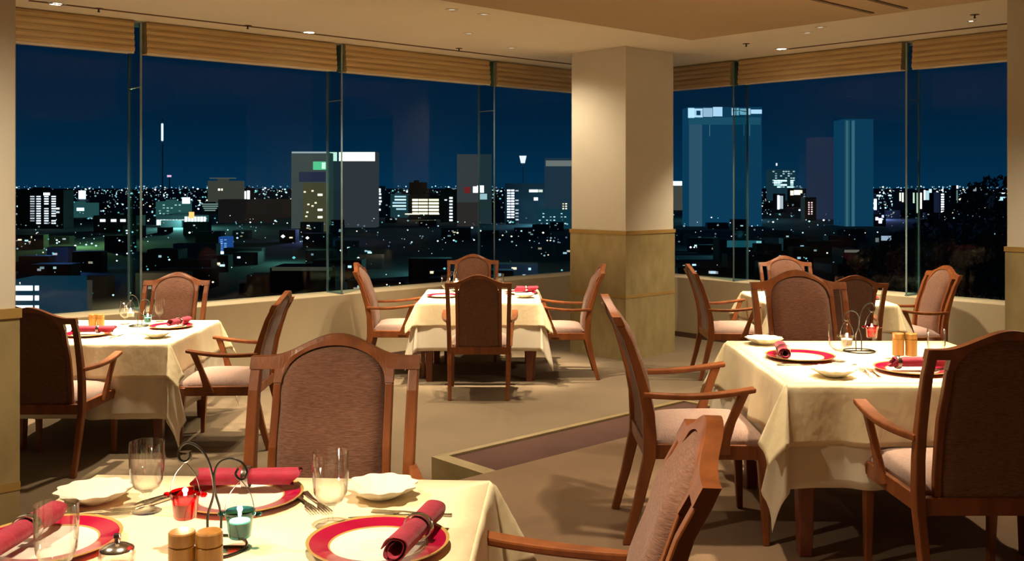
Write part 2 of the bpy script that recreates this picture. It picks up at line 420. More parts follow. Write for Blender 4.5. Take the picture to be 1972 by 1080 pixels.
# unseen fill lamps added in the soffit behind and beside the camera
for k, (X, D, pw, wd) in enumerate([(.75, 3.8, 95, 95), (3.2, 5.4, 120, 150), (-1.9, 2.3, 120, 150), (.6, -1.0, 40, 95), (3.4, -.6, 40, 95), (.4, 5.0, 40, 95)]):
    downlight((X, D, ZSOF), 'unseen fill downlight added in the soffit over the raised floor', pw * 1.1, wd, group='added fill downlights over the raised floor', baffle=True)

for k, (px, py, pw, lb) in enumerate([(870, 18, 130, 'pale fill downlight added in the ceiling beside the soffit edge, left one of two'), (932, 27, 130, 'pale fill downlight added in the ceiling beside the soffit edge, nearer the pillar'),
                              (330, -60, 130, 'pale fill downlight added above the gap between the left and centre tables'), (985, 92, 38, 'pale fill downlight added just left of the square pillar top to light the pillar'), (1580, 52, 130, 'pale fill downlight added between the soffit grooves and the blinds')]):
    downlight(cpx(px, py), lb, pw * 1.55, 150 if px == 985 else 92, baffle=True, r=.03, group='added pale fill downlights')  # fill lamps added to brighten the lower floor, one of them the pillar

# slot diffusers and sprinklers
def slot(name, pts, z, label, m, cat='air slot', th=.006, group=None):
    b = MB(); b.prism(pts, z - th, z); o = b.build(name, m); o['label'] = label; return struct(o)
slot('trim_2', uvpoly([(2.3, NL + .33), (8.3, NL + .33), (8.3, NL + .30), (2.3, NL + .30)]), ZCEIL, 'thin dark air slot in the ceiling along the left windows', M['groove'])
slot('trim_3', uvpoly([(UR - .33, -5.6), (UR - .30, -5.6), (UR - .30, -2.4), (UR - .33, -2.4)]), ZCEIL, 'thin dark air slot in the ceiling along the right windows', M['groove'])
slot('trim_4', uvpoly([(2.0, -2.82), (5.36, -2.82), (5.36, -2.845), (2.0, -2.845)]), ZSOF, 'brown linear groove in the soffit, the longer one in view', M['groove'])
slot('trim_5', uvpoly([(2.0, -2.62), (5.36, -2.62), (5.36, -2.645), (2.0, -2.645)]), ZSOF, 'brown linear groove in the soffit, the shorter one toward the right pillar', M['groove'])
for px, py, lb in [(1437, 84, 'small dark sprinkler head in the ceiling right of the soffit corner'), (1877, 28, 'small dark sprinkler head near the right-hand pillar top'),
                   (190, 16, 'small dark sprinkler head above the leftmost blind'), (477, 49, 'small dark sprinkler head left of the middle glowing downlight'),
                   (884, 93, 'small dark sprinkler head above the second blind left of the pillar')]:
    t = thing('sprinkler_head', lb, 'sprinkler', cpx(px, py), 0, 'ceiling sprinklers')
    b = MB(); b.lathe([(.034, -.003), (.036, 0)], 16); b.build('cover_plate', M['groove'], t)
    b = MB(); b.lathe([(.007, -.030), (.012, -.026), (.006, -.022), (.006, -.003)], 12); b.build('nozzle', M['black'], t)

# ================================================================== CHAIRS
YB = [(0.0, -.095), (.18, -.045), (.38, 0.0), (.50, -.002), (.66, -.030), (.82, -.085), (.94, -.140), (1.0, -.165)]
def yb(z): return interp(YB, z)
def make_chair(label):
    t = thing('dining_chair', label, 'chair', (0, 0, 0), 0, 'wooden armchairs with upholstered backs')
    for s in (-1, 1):
        zs = [0, .08, .18, .28, .36, .44, .54, .64, .74, .84, .90, .932]
        b = MB(); b.sweep([((s * (.228 + .018 * min(1, z / .9)), yb(z), z), (.034 if z > .3 else .028 + .006 * z / .3, .034 + .022 * max(0, 1 - abs(z - .42) / .40))) for z in zs])
        b.build('leg', M['wood'], t, bevel=.005)
        b = MB(); b.sweep([((s * .238, .475, 0), (.026, .026)), ((s * .240, .468, .2), (.034, .036)), ((s * .242, .455, .405), (.040, .046))])
        b.build('leg', M['wood'], t, bevel=.005)
        # armrest: flat curved board and a raked support
        rings = []
        for k in range(13):
            u = k / 12; y = -.03 + .447 * u; xx = s * (.250 + .040 * u + .016 * sin(pi * u)); z = .618 + .030 * u - .014 * sin(pi * u)
            w = .026 + .026 * sin(min(1, u * 1.25) * pi / 2); h = .024 - .004 * u
            rings.append([(xx - w / 2, y, z - h / 2), (xx + w / 2, y, z - h / 2), (xx + w / 2, y, z + h / 2), (xx - w / 2, y, z + h / 2)])
        b = MB(); b.loft(rings); arm = b.build('armrest', M['wood'], t, bevel=.006)
        b = MB(); b.sweep([((s * .255, .285, .375), (.030, .075)), ((s * .258, .298, .43), (.028, .048)), ((s * .266, .325, .51), (.026, .036)), ((s * .282, .375, .635), (.026, .040))])
        b.build('arm_support', M['wood'], arm, bevel=.005)
        b = MB(); zs = [.385, .48, .58, .68, .78, .862]
        b.sweep([((s * .1725, yb(z) + .004, z), (.025, .030)) for z in zs]); b.build('back_stile', M['wood'], t, bevel=.004)
    # arched top rail
    def ztop(x):
        q = min(1, abs(x) / .215); return .936 + .066 * (0.5 + 0.5 * cos(pi * q))
    def zbot(x):
        ax = abs(x)
        if ax <= .16: return .862 + .108 * sqrt(max(0, 1 - (ax / .16) ** 2))
        return .862 if ax <= .185 else .900
    xs = [-.264, -.245, -.22, -.20, -.1852, -.1848, -.172, -.16] + [-.16 * cos(pi * k / 24) for k in range(1, 24)] + [.16, .172, .1848, .1852, .20, .22, .245, .264]
    rings = []
    for x_ in xs:
        a, c = zbot(x_), ztop(x_); th = .017
        rings.append([(x_, yb(a) - th + .003, a), (x_, yb(a) + th + .003, a), (x_, yb((a + c) / 2) + th + .003, (a + c) / 2), (x_, yb(c) + th, c), (x_, yb(c) - th, c), (x_, yb((a + c) / 2) - th + .003, (a + c) / 2)])
    b = MB(); b.loft(rings); b.build('top_rail', M['wood'], t, bevel=.005)
    # upholstered back panel
    b = MB(); nx, nz = 18, 16
    for side in (1, -1):
        vs, fs = [], []
        for i in range(nx + 1):
            x_ = -.160 + .320 * i / nx; zt = .862 + .1075 * sqrt(max(0, 1 - (abs(x_) / .1602) ** 2))
            for j in range(nz + 1):
                z = .372 + (zt - .372) * j / nz
                e = min(1, min((i, nx - i)[0], nx - i) / 2.5) * min(1, min(j, nz - j) / 2.0)
                e = sin(e * pi / 2)
                vs.append((x_, yb(z) + .004 + side * (.008 + (.030 if side > 0 else .011) * e), z))
        for i in range(nx):
            for j in range(nz):
                q = i * (nz + 1) + j; fs.append((q, q + nz + 1, q + nz + 2, q + 1))
        b.add(vs, fs)
    n1 = (nx + 1) * (nz + 1); rim = [i * (nz + 1) for i in range(nx + 1)] + [nx * (nz + 1) + j for j in range(1, nz + 1)] + [i * (nz + 1) + nz for i in range(nx - 1, -1, -1)] + [j for j in range(nz - 1, 0, -1)]
    for k in range(len(rim)):
        a_, c_ = rim[k], rim[(k + 1) % len(rim)]; b.f.append([a_, c_, c_ + n1, a_ + n1]); b.mi.append(0)
    b.build('back_panel', M['fabric'], t, 50)
    # seat frame and cushion
    b = MB()
    o = [(-.238, -.022), (.238, -.022), (.258, .490), (-.258, .490)]; i_ = [(-.205, .012), (.205, .012), (.224, .455), (-.224, .455)]
    vs = [(p[0], p[1], z) for z in (.352, .412) for p in o + i_]
    fs = []
    for k in range(4):
        l = (k + 1) % 4
        fs += [(k, l, 8 + l, 8 + k), (4 + l, 4 + k, 12 + k, 12 + l), (8 + k, 8 + l, 12 + l, 12 + k), (k, 4 + k, 4 + l, l)]
    b.add(vs, fs); b.build('seat_frame', M['wood'], t, bevel=.004)
    b = MB(); nx, ny = 14, 14; vs, fs = [], []
    def seat_pt(u, v, z): 
        hw = .215 + .028 * v
        return ((2 * u - 1) * hw, .022 + .462 * v, z)
    for top in (1, 0):
        for i in range(nx + 1):
            for j in range(ny + 1):
                u, v = i / nx, j / ny
                e = (1 - abs(2 * u - 1) ** 5) * (1 - abs(2 * v - 1) ** 5)
                vs.append(seat_pt(u, v, .425 + .045 * e ** .5 + .010 * (1 - (2 * u - 1) ** 2) * (1 - (2 * v - 1) ** 2) if top else .392))
    n1 = (nx + 1) * (ny + 1)
    for s_ in (0, 1):
        for i in range(nx):
            for j in range(ny):
                q = s_ * n1 + i * (ny + 1) + j; fs.append((q, q + ny + 1, q + ny + 2, q + 1))
    rim = [i * (ny + 1) for i in range(nx + 1)] + [nx * (ny + 1) + j for j in range(1, ny + 1)] + [i * (ny + 1) + ny for i in range(nx - 1, -1, -1)] + [j for j in range(ny - 1, 0, -1)]
    for k in range(len(rim)):
        a_, c_ = rim[k], rim[(k + 1) % len(rim)]; fs.append((a_, c_, c_ + n1, a_ + n1))
    b.add(vs, fs); b.build('seat_cushion', M['seatfab'], t, 60)
    return t
R90 = pi / 2
chairs = [   # x, y of the rear legs at seat height, floor, facing, label
    (-.553, 3.00, 0, pi, 'wooden armchair facing the camera behind the front table, brown arched back in full view'),
    (.245, 2.04, 0, R90 - .11, 'armchair cropped at the bottom, pinkish back leaning right beside the front table'),
    (.565, 4.32, 0, -R90, 'wooden armchair in profile on the left side of the right front table, beside the step'),
    (1.62, 3.40, 0, 0, 'large dark armchair back turned to the camera at the bottom right corner'),
    (1.585, 5.40, 0, pi, 'armchair facing the camera on the far side of the right front table'),
    (1.74, 8.95, ZLOW, -R90, 'armchair in profile between the square pillar and the table right of it, facing right'),
    (2.73, 9.85, ZLOW, pi, 'armchair against the right windows, only its arched top rail and two posts showing'),
    (2.69, 7.97, ZLOW, 0, 'dark red armchair back behind the candle stand, at the table right of the pillar'),
    (3.66, 8.75, ZLOW, R90 + .12, 'armchair with pinkish back facing left, beside the right pillar'),
    (-1.26, 9.11, ZLOW, -R90, 'armchair in profile on the left of the centre table, facing right'),
    (.66, 8.97, ZLOW, R90, 'armchair in profile on the right of the centre table, beside the square pillar'),
    (-.266, 8.00, ZLOW, 0, 'dark red armchair with its back to the camera at the centre table'),
    (-.40, 10.10, ZLOW, pi, 'armchair on the window side of the centre table, above the dark red chair'),
    (-2.78, 5.90, ZLOW, 0, 'dark armchair with its back to the camera beside the cream pillar edge at far left'),
    (-1.66, 6.65, ZLOW, R90, 'armchair in profile at the right side of the left window table, facing left'),
    (-2.71, 7.93, ZLOW, pi, 'armchair facing the camera on the window side of the left window table'),
]
c0 = make_chair(chairs[0][4])
for k, (X, D, z, rz, lb) in enumerate(chairs):
    if k == 0: c0.location = (X, D, z); c0.rotation_euler = (0, 0, rz)
    else: dup(c0, (X, D, z), rz, lb)

# ================================================================== TABLES AND CLOTHS
def cloth(t, h, z, seed, dphi=1.0, amp=1.0):
    rnd = random.Random(seed); ph = [rnd.uniform(0, 6.28) for _ in range(16)]
    cols = []    # (base point, direction angle, phi(deg), rmax, ripple)
    def corner_phi(th):
        q = math.degrees(th)
        return 9 + 17 * sin(2 * th) + 8 * (math.exp(-((q - 17) / 9) ** 2) + math.exp(-((q - 73) / 9) ** 2))
    for k in range(4):
        al = k * R90 - R90               # outward direction of the side
        d = Vector((cos(al), sin(al))); tg = Vector((-sin(al), cos(al)))
        for i in range(0, 37):
            s = -1 + 2 * i / 36; edge = max(0, (abs(s) - .62) / .38)
            base = d * t + tg * (t * s)
            rip = sin(5.2 * s + ph[k]) * .55 + sin(11.3 * s + ph[k + 4]) * .35 + sin(19 * s + ph[k + 8]) * .2
            cols.append((base, al, 4.5 + (corner_phi(0) - 4.5) * edge ** 2, h, rip * (1 - edge), 0))
        cb = d * t + tg * t
        for i in range(1, 16):
            th = R90 * i / 16
            cols.append((cb, al + th, corner_phi(th), h / max(cos(th), sin(th)), 0.35 * sin(7 * th + ph[k + 12]), 1))
    rings = []; K = 12
    mb = MB(); n = len(cols)
    rr = .008
    for j in range(K + 1):
        ring = []
        for (base, al, phi, rm, rip, _) in cols:
            f = j / K; r = rm * f
            p_ = radians(max(0.8, phi * dphi))
            hor = r * sin(p_) + amp * rip * .028 * f * (rm if rm < .5 else .5) / .25
            hor = max(hor, .03 * r)
            v = r * cos(p_)
            rd = rr * (1 - math.exp(-r / rr))   # rounded edge
            ring.append((base.x + cos(al) * (hor + rd), base.y + sin(al) * (hor + rd), z - max(0, v - rd * .6)))
        rings.append(ring)
    mb.loft(rings, caps=False)
    # top: fan towards the centre in a few rings
    prev = [(c[0].x, c[0].y, z) for c in cols]
    tops = [[(p[0] * q, p[1] * q, z) for p in prev] for q in (1.0, .8, .5, .2)]
    mb.loft(tops, caps=False); o = len(mb.v) - n
    mb.add([(0, 0, z)], []); ci = len(mb.v) - 1
    for i in range(n): mb.f.append([o + i, o + (i + 1) % n, ci]); mb.mi.append(0)
    return mb
ZT = .70
TABLES = {1: (1.05, 0, radians(-3), 'the front table'), 2: (1.08, 0, 0, 'the right front table'), 3: (1.06, ZLOW, 0, 'the centre table left of the square pillar'),
          4: (1.06, ZLOW, 0, 'the table right of the square pillar'), 5: (1.08, ZLOW, 0, 'the left window table')}
for k, (sz, z0, rz, ph) in TABLES.items():
    X, D = T_POS[k]; h = sz / 2
    t = thing('dining_table', 'square wooden dining table under two cloths, ' + ph, 'table', (X, D, z0), rz, 'square dining tables')
    b = MB(); b.box((-h + .012, -h + .012, ZT - .040), (h - .012, h - .012, ZT - .008)); b.build('tabletop', M['darkwood'], t)
    b = MB()
    for q in ((-1, -1, 1, -1), (1, -1, 1, 1), (1, 1, -1, 1), (-1, 1, -1, -1)):
        w = h - .15; x0, x1 = sorted((q[0] * w, q[2] * w)); y0, y1 = sorted((q[1] * w, q[3] * w))
        b.box((x0 - .012, y0 - .012, ZT - .055), (x1 + .012, y1 + .012, ZT - .038))
    b.build('apron', M['darkwood'], t)
    for sx_ in (-1, 1):
        for sy_ in (-1, 1):
            w = h - .095
            b = MB(); b.sweep([((sx_ * w, sy_ * w, 0), (.052, .052)), ((sx_ * w, sy_ * w, .3), (.068, .068)), ((sx_ * w, sy_ * w, ZT - .04), (.08, .08))]); b.build('leg', M['darkwood'], t, bevel=.006)
    u = cloth(h - .004, {2: .40, 3: .42, 5: .48}.get(k, .43), ZT - .004, 10 + k, .5, .9).build('undercloth', M['under'], None, 'all', 0, (X, D, z0), rz)
    tag(u, 'long ivory undercloth hanging low on ' + ph, 'tablecloth', 'ivory undercloths')
    o = cloth(h, {2: .24, 3: .215, 5: .225}.get(k, .24), ZT, 10 + k).build('tablecloth', M['overlay'], None, 'all', 0, (X, D, z0), rz)
    tag(o, 'cream top cloth with pointed corners on ' + ph, 'tablecloth', 'cream top cloths')
    for q in (u, o):
        sm = q.modifiers.new('thickness', 'SOLIDIFY'); sm.thickness = .0018; sm.offset = -1

# ================================================================== TABLE SETTINGS
def tz(k): return TABLES[k][1] + ZT + .0005
def plate_mesh(name):
    b = MB(); b.lathe([(.0005, .004), (.088, .004), (.100, .007), (.105, .010), (.150, .018), (.152, .019), (.150, .015), (.104, .005), (.090, 0.0), (.0005, 0.0)], 56)
    return b.build(name, M['charger'], None, 30)
def charger(k, X, D, label, src=[None]):
    if src[0] is None: o = plate_mesh('charger_plate'); src[0] = o
    else: o = src[0].copy(); COL.objects.link(o)
    o.location = (X, D, tz(k)); o.rotation_euler = (0, 0, X * 3); tag(o, label, 'plate', 'red-rimmed charger plates'); return o
def napkin(k, X, D, ang, label, ringpos=0.0, L=.24, r=.024, rlab=None):
    """rolled napkin resting on a plate; ang = direction of its axis"""
    b = MB(); rings = []
    prof = []
    for i in range(64):        # spiral roll, outer wall then inner wall
        a = 2 * pi * i / 64 * 2.2; q = r * (1 - .55 * i / 63); prof.append((q * cos(a), q * sin(a)))
    inner = [(p[0] * .9, p[1] * .9) for p in prof][::-1]
    pr = prof + inner
    for j in range(13):
        f = j / 12; x_ = (f - .5) * L
        sq = 1 - .10 * math.exp(-((x_ - ringpos) / .022) ** 2) + .05 * abs(2 * f - 1) ** 3
        rings.append([(x_ + .012 * sin(3 * p[1] / r) * (1 if j in (0, 12) else 0), p[0] * sq, p[1] * sq * .86) for p in pr])
    b.loft(rings)
    z = tz(k) + .0175 + r * .86
    o = b.build('rolled_napkin', M['napkin'], None, 50, 0, (X, D, z), ang); tag(o, label, 'napkin', 'rolled red napkins')
    b = MB(); ro = r * 1.0
    pts = [(ro + .0035, -.009), (ro + .005, -.006), (ro + .004, 0), (ro + .005, .006), (ro + .0035, .009), (ro + .001, .009), (ro + .001, -.009), (ro + .0035, -.009)]
    b.loft([[(ringpos + p[1], p[0] * cos(a), p[0] * sin(a) * .88) for a in [2 * pi * i / 28 for i in range(28)]] for p in pts], caps=False)
    g = b.build('napkin_ring', M['steel'], None, 40, 0, (X, D, z), ang); tag(g, rlab, 'napkin ring', 'silver napkin rings')
def goblet(k, X, D, label, h=.165, src={}):
    key = round(h, 3)
    if key not in src:
        t = thing('wine_glass', label, 'wine glass', (0, 0, 0), 0, 'clear wine glasses'); s_ = h / .165
        out = [(.033, .0), (.034, .001), (.030, .003), (.012, .006), (.006, .012), (.0048, .025), (.006, .040), (.014, .048), (.029, .058), (.0365, .074), (.0395, .100), (.0408, .130), (.0400, .165)]
        inn = [(.0388, .165), (.0396, .130), (.0383, .101), (.0352, .076), (.0275, .060), (.013, .051), (.001, .050)]
        b = MB(); b.lathe([(.001, 0)] + [(r * s_, z * s_) for r, z in out[:8]], 32); b.build('stem', M['goblet'], t, 60)
        b = MB(); b.lathe([(r * s_, z * s_) for r, z in out[7:] + inn], 36); b.build('bowl', M['goblet'], t, 60)
        src[key] = t
    else: t = dup(src[key], (0, 0, 0), 0, label)
    t.location = (X, D, tz(k)); return t
def shell_dish(k, X, D, label, src=[None]):
    if src[0] is None:
        b = MB()
        f = lambda a, r, z: 1 + (.055 * cos(11 * a) + .03 * cos(a)) * max(0, (r - .035) / .05)
        b.lathe([(.0005, .006), (.03, .006), (.045, .010), (.066, .022), (.086, .034), (.088, .0345), (.087, .031), (.064, .016), (.040, .003), (.028, .0), (.0005, .0)], 88, mod=f)
        o = b.build('shell_dish', M['china'], None, 45); src[0] = o
    else: o = src[0].copy(); COL.objects.link(o)
    o.location = (X, D, tz(k)); o.rotation_euler = (0, 0, X * 5 + D); tag(o, label, 'dish', 'white scalloped side dishes'); return o
def fork(k, X, D, ang, label, L=.19):
    b = MB()
    def prism(x0, x1, w0, w1, y=0, z0=.002, z1=.002):
        b.hexa([(x0, y - w0, z0 - .0012), (x1, y - w1, z1 - .0012), (x1, y + w1, z1 - .0012), (x0, y + w0, z0 - .0012)], [(x0, y - w0, z0 + .0012), (x1, y - w1, z1 + .0012), (x1, y + w1, z1 + .0012), (x0, y + w0, z0 + .0012)])
    prism(-L / 2, -L / 2 + .06, .0075, .005); prism(-L / 2 + .06, L / 2 - .075, .005, .003, 0, .002, .007); prism(L / 2 - .075, L / 2 - .05, .003, .012, 0, .007, .004)
    for q in (-.0098, -.0033, .0033, .0098): prism(L / 2 - .05, L / 2, .0018, .001, q, .004, .006)
    o = b.build('fork', M['steel'], None, False, 0, (X, D, tz(k) + .0005), ang); return tag(o, label, 'fork', 'silver forks')
def knife(k, X, D, ang, label, L=.21):
    b = MB()
    b.loft([[(x_, -w * .6, .0012), (x_, w, .0012), (x_, w, z), (x_, -w * .6, z)] for x_, w, z in [(-L / 2, .006, .006), (-L / 2 + .03, .0075, .008), (-.01, .005, .007), (0, .004, .004), (.01, .010, .003), (L / 2 - .03, .011, .0028), (L / 2, .002, .0026)]])
    o = b.build('knife', M['steel'], None, False, .0006, (X, D, tz(k) + .0002), ang); return tag(o, label, 'knife', 'silver knives')
def shaker(k, X, D, label, src=[None]):
    if src[0] is None:
        t = thing('wooden_shaker', label, 'shaker', (0, 0, 0), 0, 'wooden salt and pepper shakers')
        b = MB(); b.lathe([(.0005, 0), (.024, 0), (.0258, .002), (.0258, .072), (.0235, .074), (.0005, .074)], 28); b.build('body', M['shaker'], t, 40)
        b = MB(); b.lathe([(.0005, .074), (.0238, .074), (.0258, .076), (.0258, .098), (.0235, .1005), (.012, .101), (.0005, .101)], 28); b.build('cap', M['shaker'], t, 40)
        src[0] = t
    else: t = dup(src[0], (0, 0, 0), 0, label)
    t.location = (X, D, tz(k)); t.rotation_euler = (0, 0, X * 7); return t
def point(p, e, col=(1, .7, .38), r=.006):
    l = bpy.data.lights.new('candle_light', 'POINT'); l.energy = e; l.color = col; l.shadow_soft_size = r
    o = bpy.data.objects.new('candle_light', l); COL.objects.link(o); o.location = p
def candle_cup(p, rz, glassm, label, colname, hook):
    """hanging votive cup with two ears, a bail wire to the hook point (world), wax candle inside"""
    t = thing('candle_cup', label, 'candle holder', p, rz, 'hanging glass candle cups')
    b = MB(); b.lathe([(.0005, 0), (.020, 0), (.0235, .003), (.0275, .040), (.031, .047), (.0325, .057), (.030, .057), (.0265, .046), (.0245, .038), (.0205, .006), (.0005, .005)], 30); b.build('glass_cup', glassm, t, 50)
    for s in (-1, 1):
        b = MB(); b.lathe([(.0005, -.006), (.006, -.004), (.008, 0), (.006, .004), (.0005, .006)], 12, (s * .039, 0, .050)); b.build('ear', glassm, t, True)
    b = MB(); b.lathe([(.0005, .006), (.0203, .006), (.0238, .034), (.0215, .0365), (.0005, .0365)], 24); wx = b.build('candle_wax', M['wax'], t, 40)
    b = MB(); b.lathe([(.0006, .040), (.0032, .046), (.0036, .051), (.0022, .058), (.0004, .066)], 10); b.build('flame', M['flame'], wx, True)
    inv = Matrix.Rotation(-rz, 3, 'Z'); hk = inv @ (Vector(hook) - Vector(p))
    b = MB()
    for s in (-1, 1): b.tube(spline([(s * .031, 0, .050), (s * .030, 0, .065), (s * .021 + hk.x * .4, hk.y * .5, .055 + (hk.z - .055) * .6), tuple(hk)], 5), .0010, 6)
    b.build('bail_wire', M['iron'], t, True)
    point(Vector(p) + Vector((0, 0, .060)), 2.0)
def stand(k, X, D, rz, label, cups):
    t = thing('candle_stand', label, 'candle stand', (X, D, tz(k)), rz, 'wrought iron scroll candle stands')
    pxm = 2.12 / F
    # scroll wires drawn in the stand's own x-z plane (x to the right of the maker, z up)
    def P(px, py): return ((px - 410) * pxm, 0, CAMZ - (py - HY) * pxm - ZT)
    A = [(400, 1052), (400, 1020), (401, 990), (412, 950), (408, 910), (397, 878), (378, 858), (358, 853), (345, 866), (346, 884), (357, 889), (366, 882), (367, 871)]
    B = [(424, 1052), (425, 1015), (424, 985), (414, 950), (412, 915), (422, 892), (443, 884), (464, 891), (475, 908), (471, 923), (461, 925), (453, 915), (458, 904)]
    b = MB(); b.tube(spline([P(*q) for q in A], 6), .0028, 8); b.build('scroll', M['iron'], t, True)
    b = MB(); b.tube(spline([tuple(Vector(P(*q)) + Vector((0, .004, 0))) for q in B], 6), .0028, 8); b.build('scroll', M['iron'], t, True)
    b = MB(); b.tube([(.070 * cos(a) - .0, .070 * sin(a), .0032) for a in [2 * pi * j / 40 for j in range(41)]], .003, 8)
    b.tube([(-.070, 0, .0032), (.070, 0, .0032)], .003, 8); b.build('base_hoop', M['iron'], t, True)
    rot = Matrix.Rotation(rz, 3, 'Z'); o = Vector((X, D, tz(k)))
    for which, gm, lb in cups:
        loc = P(357, 998) if which == 'A' else P(462, 1035)
        hk = P(357, 889) if which == 'A' else P(464, 924)
        candle_cup(o + rot @ Vector(loc), rz, gm, lb, '', o + rot @ Vector(hk))

# ---- front table
charger(1, -.665, 2.445, 'red-rimmed plate at the far side of the front table, behind the candle stand')
napkin(1, -.665, 2.500, .02, 'rolled red napkin lying crosswise on the far plate of the front table', .0, .25, .027, 'silver napkin ring round the crosswise napkin behind the candle stand')
charger(1, -.285, 2.125, 'red-rimmed plate with grey medallion at the right side of the front table')
napkin(1, -.205, 2.115, radians(76), 'rolled red napkin slanting over the right plate of the front table', .02, .25, .028, 'silver napkin ring on the slanting napkin of the right front plate')
charger(1, -.995, 2.135, 'red-rimmed plate cut by the left edge of the photo on the front table')
napkin(1, -1.035, 2.105, radians(84), 'rolled red napkin on the plate at the left edge of the photo', .02, .25, .028, 'silver napkin ring on the napkin at the left edge of the photo')
goblet(1, -.864, 2.36, 'empty wine glass behind, left of the candle stand on the front table')
goblet(1, -.411, 2.26, 'empty wine glass between the two plates right of the teal candle cup', .168)
goblet(1, -.868, 1.90, 'empty wine glass cropped by the bottom left of the photo')
shell_dish(1, -.325, 2.465, 'white scalloped dish at the right back corner of the front table')
shell_dish(1, -1.015, 2.43, 'white scalloped dish at the left back corner of the front table')
fork(1, -.505, 2.42, radians(-62), 'silver fork right of the far plate, touching the wine glass base')
fork(1, -.475, 2.42, radians(-62), 'silver fork beside the scalloped dish, outer one right of the far plate')
knife(1, -.85, 2.475, radians(58), 'silver knife behind the left wine glass, next to the far plate')
knife(1, -.815, 2.49, radians(58), 'silver knife behind the left wine glass, touching the far plate rim')
knife(1, -.275, 2.315, radians(183), 'silver knife lying behind the right plate of the front table')
fork(1, -.235, 2.335, radians(175), 'silver fork with tines toward the right plate napkin')
fork(1, -.985, 2.315, radians(8), 'silver fork lying between the left scalloped dish and the left plate')
fork(1, -.985, 2.345, radians(8), 'silver fork right under the left scalloped dish')
shaker(1, -.640, 1.935, 'wooden shaker, darker one left of the pair at the bottom of the photo')
shaker(1, -.587, 1.935, 'wooden shaker in front of the candle stand, right one of the pair at the bottom')
stand(1, -.636, 2.12, 0, 'black scroll candle stand on the front table carrying a red and a teal cup',
      [('A', M['redglass'], 'red glass candle cup hanging on the front table stand'), ('B', M['tealglass'], 'teal glass candle cup hanging on the front table stand')])
# small glass sugar pot with knobbed lid
t = thing('glass_sugar_pot', 'small clear glass pot with silver knobbed lid beside the left plate', 'pot', (-.80, 2.02, tz(1)))
b = MB(); b.lathe([(.0005, 0), (.026, 0), (.034, .010), (.036, .026), (.032, .034), (.030, .034), (.033, .025), (.030, .008), (.0005, .004)], 28); b.build('bowl', M['goblet'], t, 50)
b = MB(); b.lathe([(.034, .034), (.033, .037), (.020, .044), (.006, .048), (.004, .054), (.008, .059), (.006, .065), (.0005, .066)], 28); b.build('lid', M['steel'], t, 50)

# ---- right front table
charger(2, 1.285, 4.45, 'red-rimmed plate at the left side of the right front table')
napkin(2, 1.205, 4.44, radians(80), 'rolled red napkin end-on over the left plate of the right front table', -.02, .22, .027, 'silver napkin ring on the end-on napkin of the right front table')
charger(2, 1.66, 4.14, 'red-rimmed plate in front of the large dark armchair back')
napkin(2, 1.70, 4.13, .02, 'rolled red napkin lying crosswise in front of the large dark armchair back', -.105, .26, .027, 'silver napkin ring at the left end of the crosswise napkin on the right front table')
goblet(2, 1.430, 4.38, 'empty wine glass left of the candle stand on the right front table')
goblet(2, 1.825, 4.29, 'empty wine glass right of the amber shakers on the right front table', .155)
shell_dish(2, 1.225, 4.85, 'white scalloped dish at the far left corner of the right front table')
shell_dish(2, 1.300, 4.03, 'white scalloped dish at the near left corner of the right front table')
shaker(2, 1.758, 4.54, 'amber wooden shaker on the right front table, the one beside the candle stand')
shaker(2, 1.813, 4.53, 'amber wooden shaker on the right front table, the one beside the short wine glass')
stand(2, 1.615, 4.64, pi, 'black scroll candle stand on the right front table carrying a red and a bright cup',
      [('A', M['redglass'], 'red glass candle cup hanging on the right front table stand'), ('B', M['goblet'], 'bright candle cup hanging left on the right front table stand')])
knife(2, 1.24, 4.28, radians(4), 'silver knife in front of the left plate on the right front table')
fork(2, 1.38, 4.27, radians(-6), 'silver fork in front of the left plate on the right front table')
fork(2, 1.455, 4.10, radians(84), 'silver fork left of the crosswise napkin on the right front table')
fork(2, 1.485, 4.10, radians(84), 'silver fork touching the plate in front of the large dark armchair')
knife(2, 1.76, 4.40, radians(-14), 'silver knife lying in front of the amber shakers')

# ---- centre table
charger(3, .085, 9.26, 'red-rimmed plate on the right side of the centre table'); napkin(3, .135, 9.33, .05, 'rolled red napkin on the right side of the centre table', 0, .2, .028, 'silver napkin ring on the centre table')
shell_dish(3, .115, 8.93, 'white scalloped dish at the near right of the centre table')
goblet(3, -.115, 9.50, 'empty wine glass behind the dark red chair at the centre table')
goblet(3, -.62, 9.30, 'empty wine glass at the left of the centre table')
charger(3, -.62, 9.0, 'red-rimmed plate at the left side of the centre table, half behind the dark red chair')
stand(3, -.55, 9.45, pi / 2 + .4, 'black scroll candle stand at the back of the centre table', [('A', M['goblet'], 'bright clear candle cup on the centre table')])
# ---- table right of the pillar
charger(4, 3.10, 8.85, 'red-rimmed plate on the right side of the table right of the square pillar')
goblet(4, 3.02, 9.2, 'empty wine glass on the table right of the square pillar')
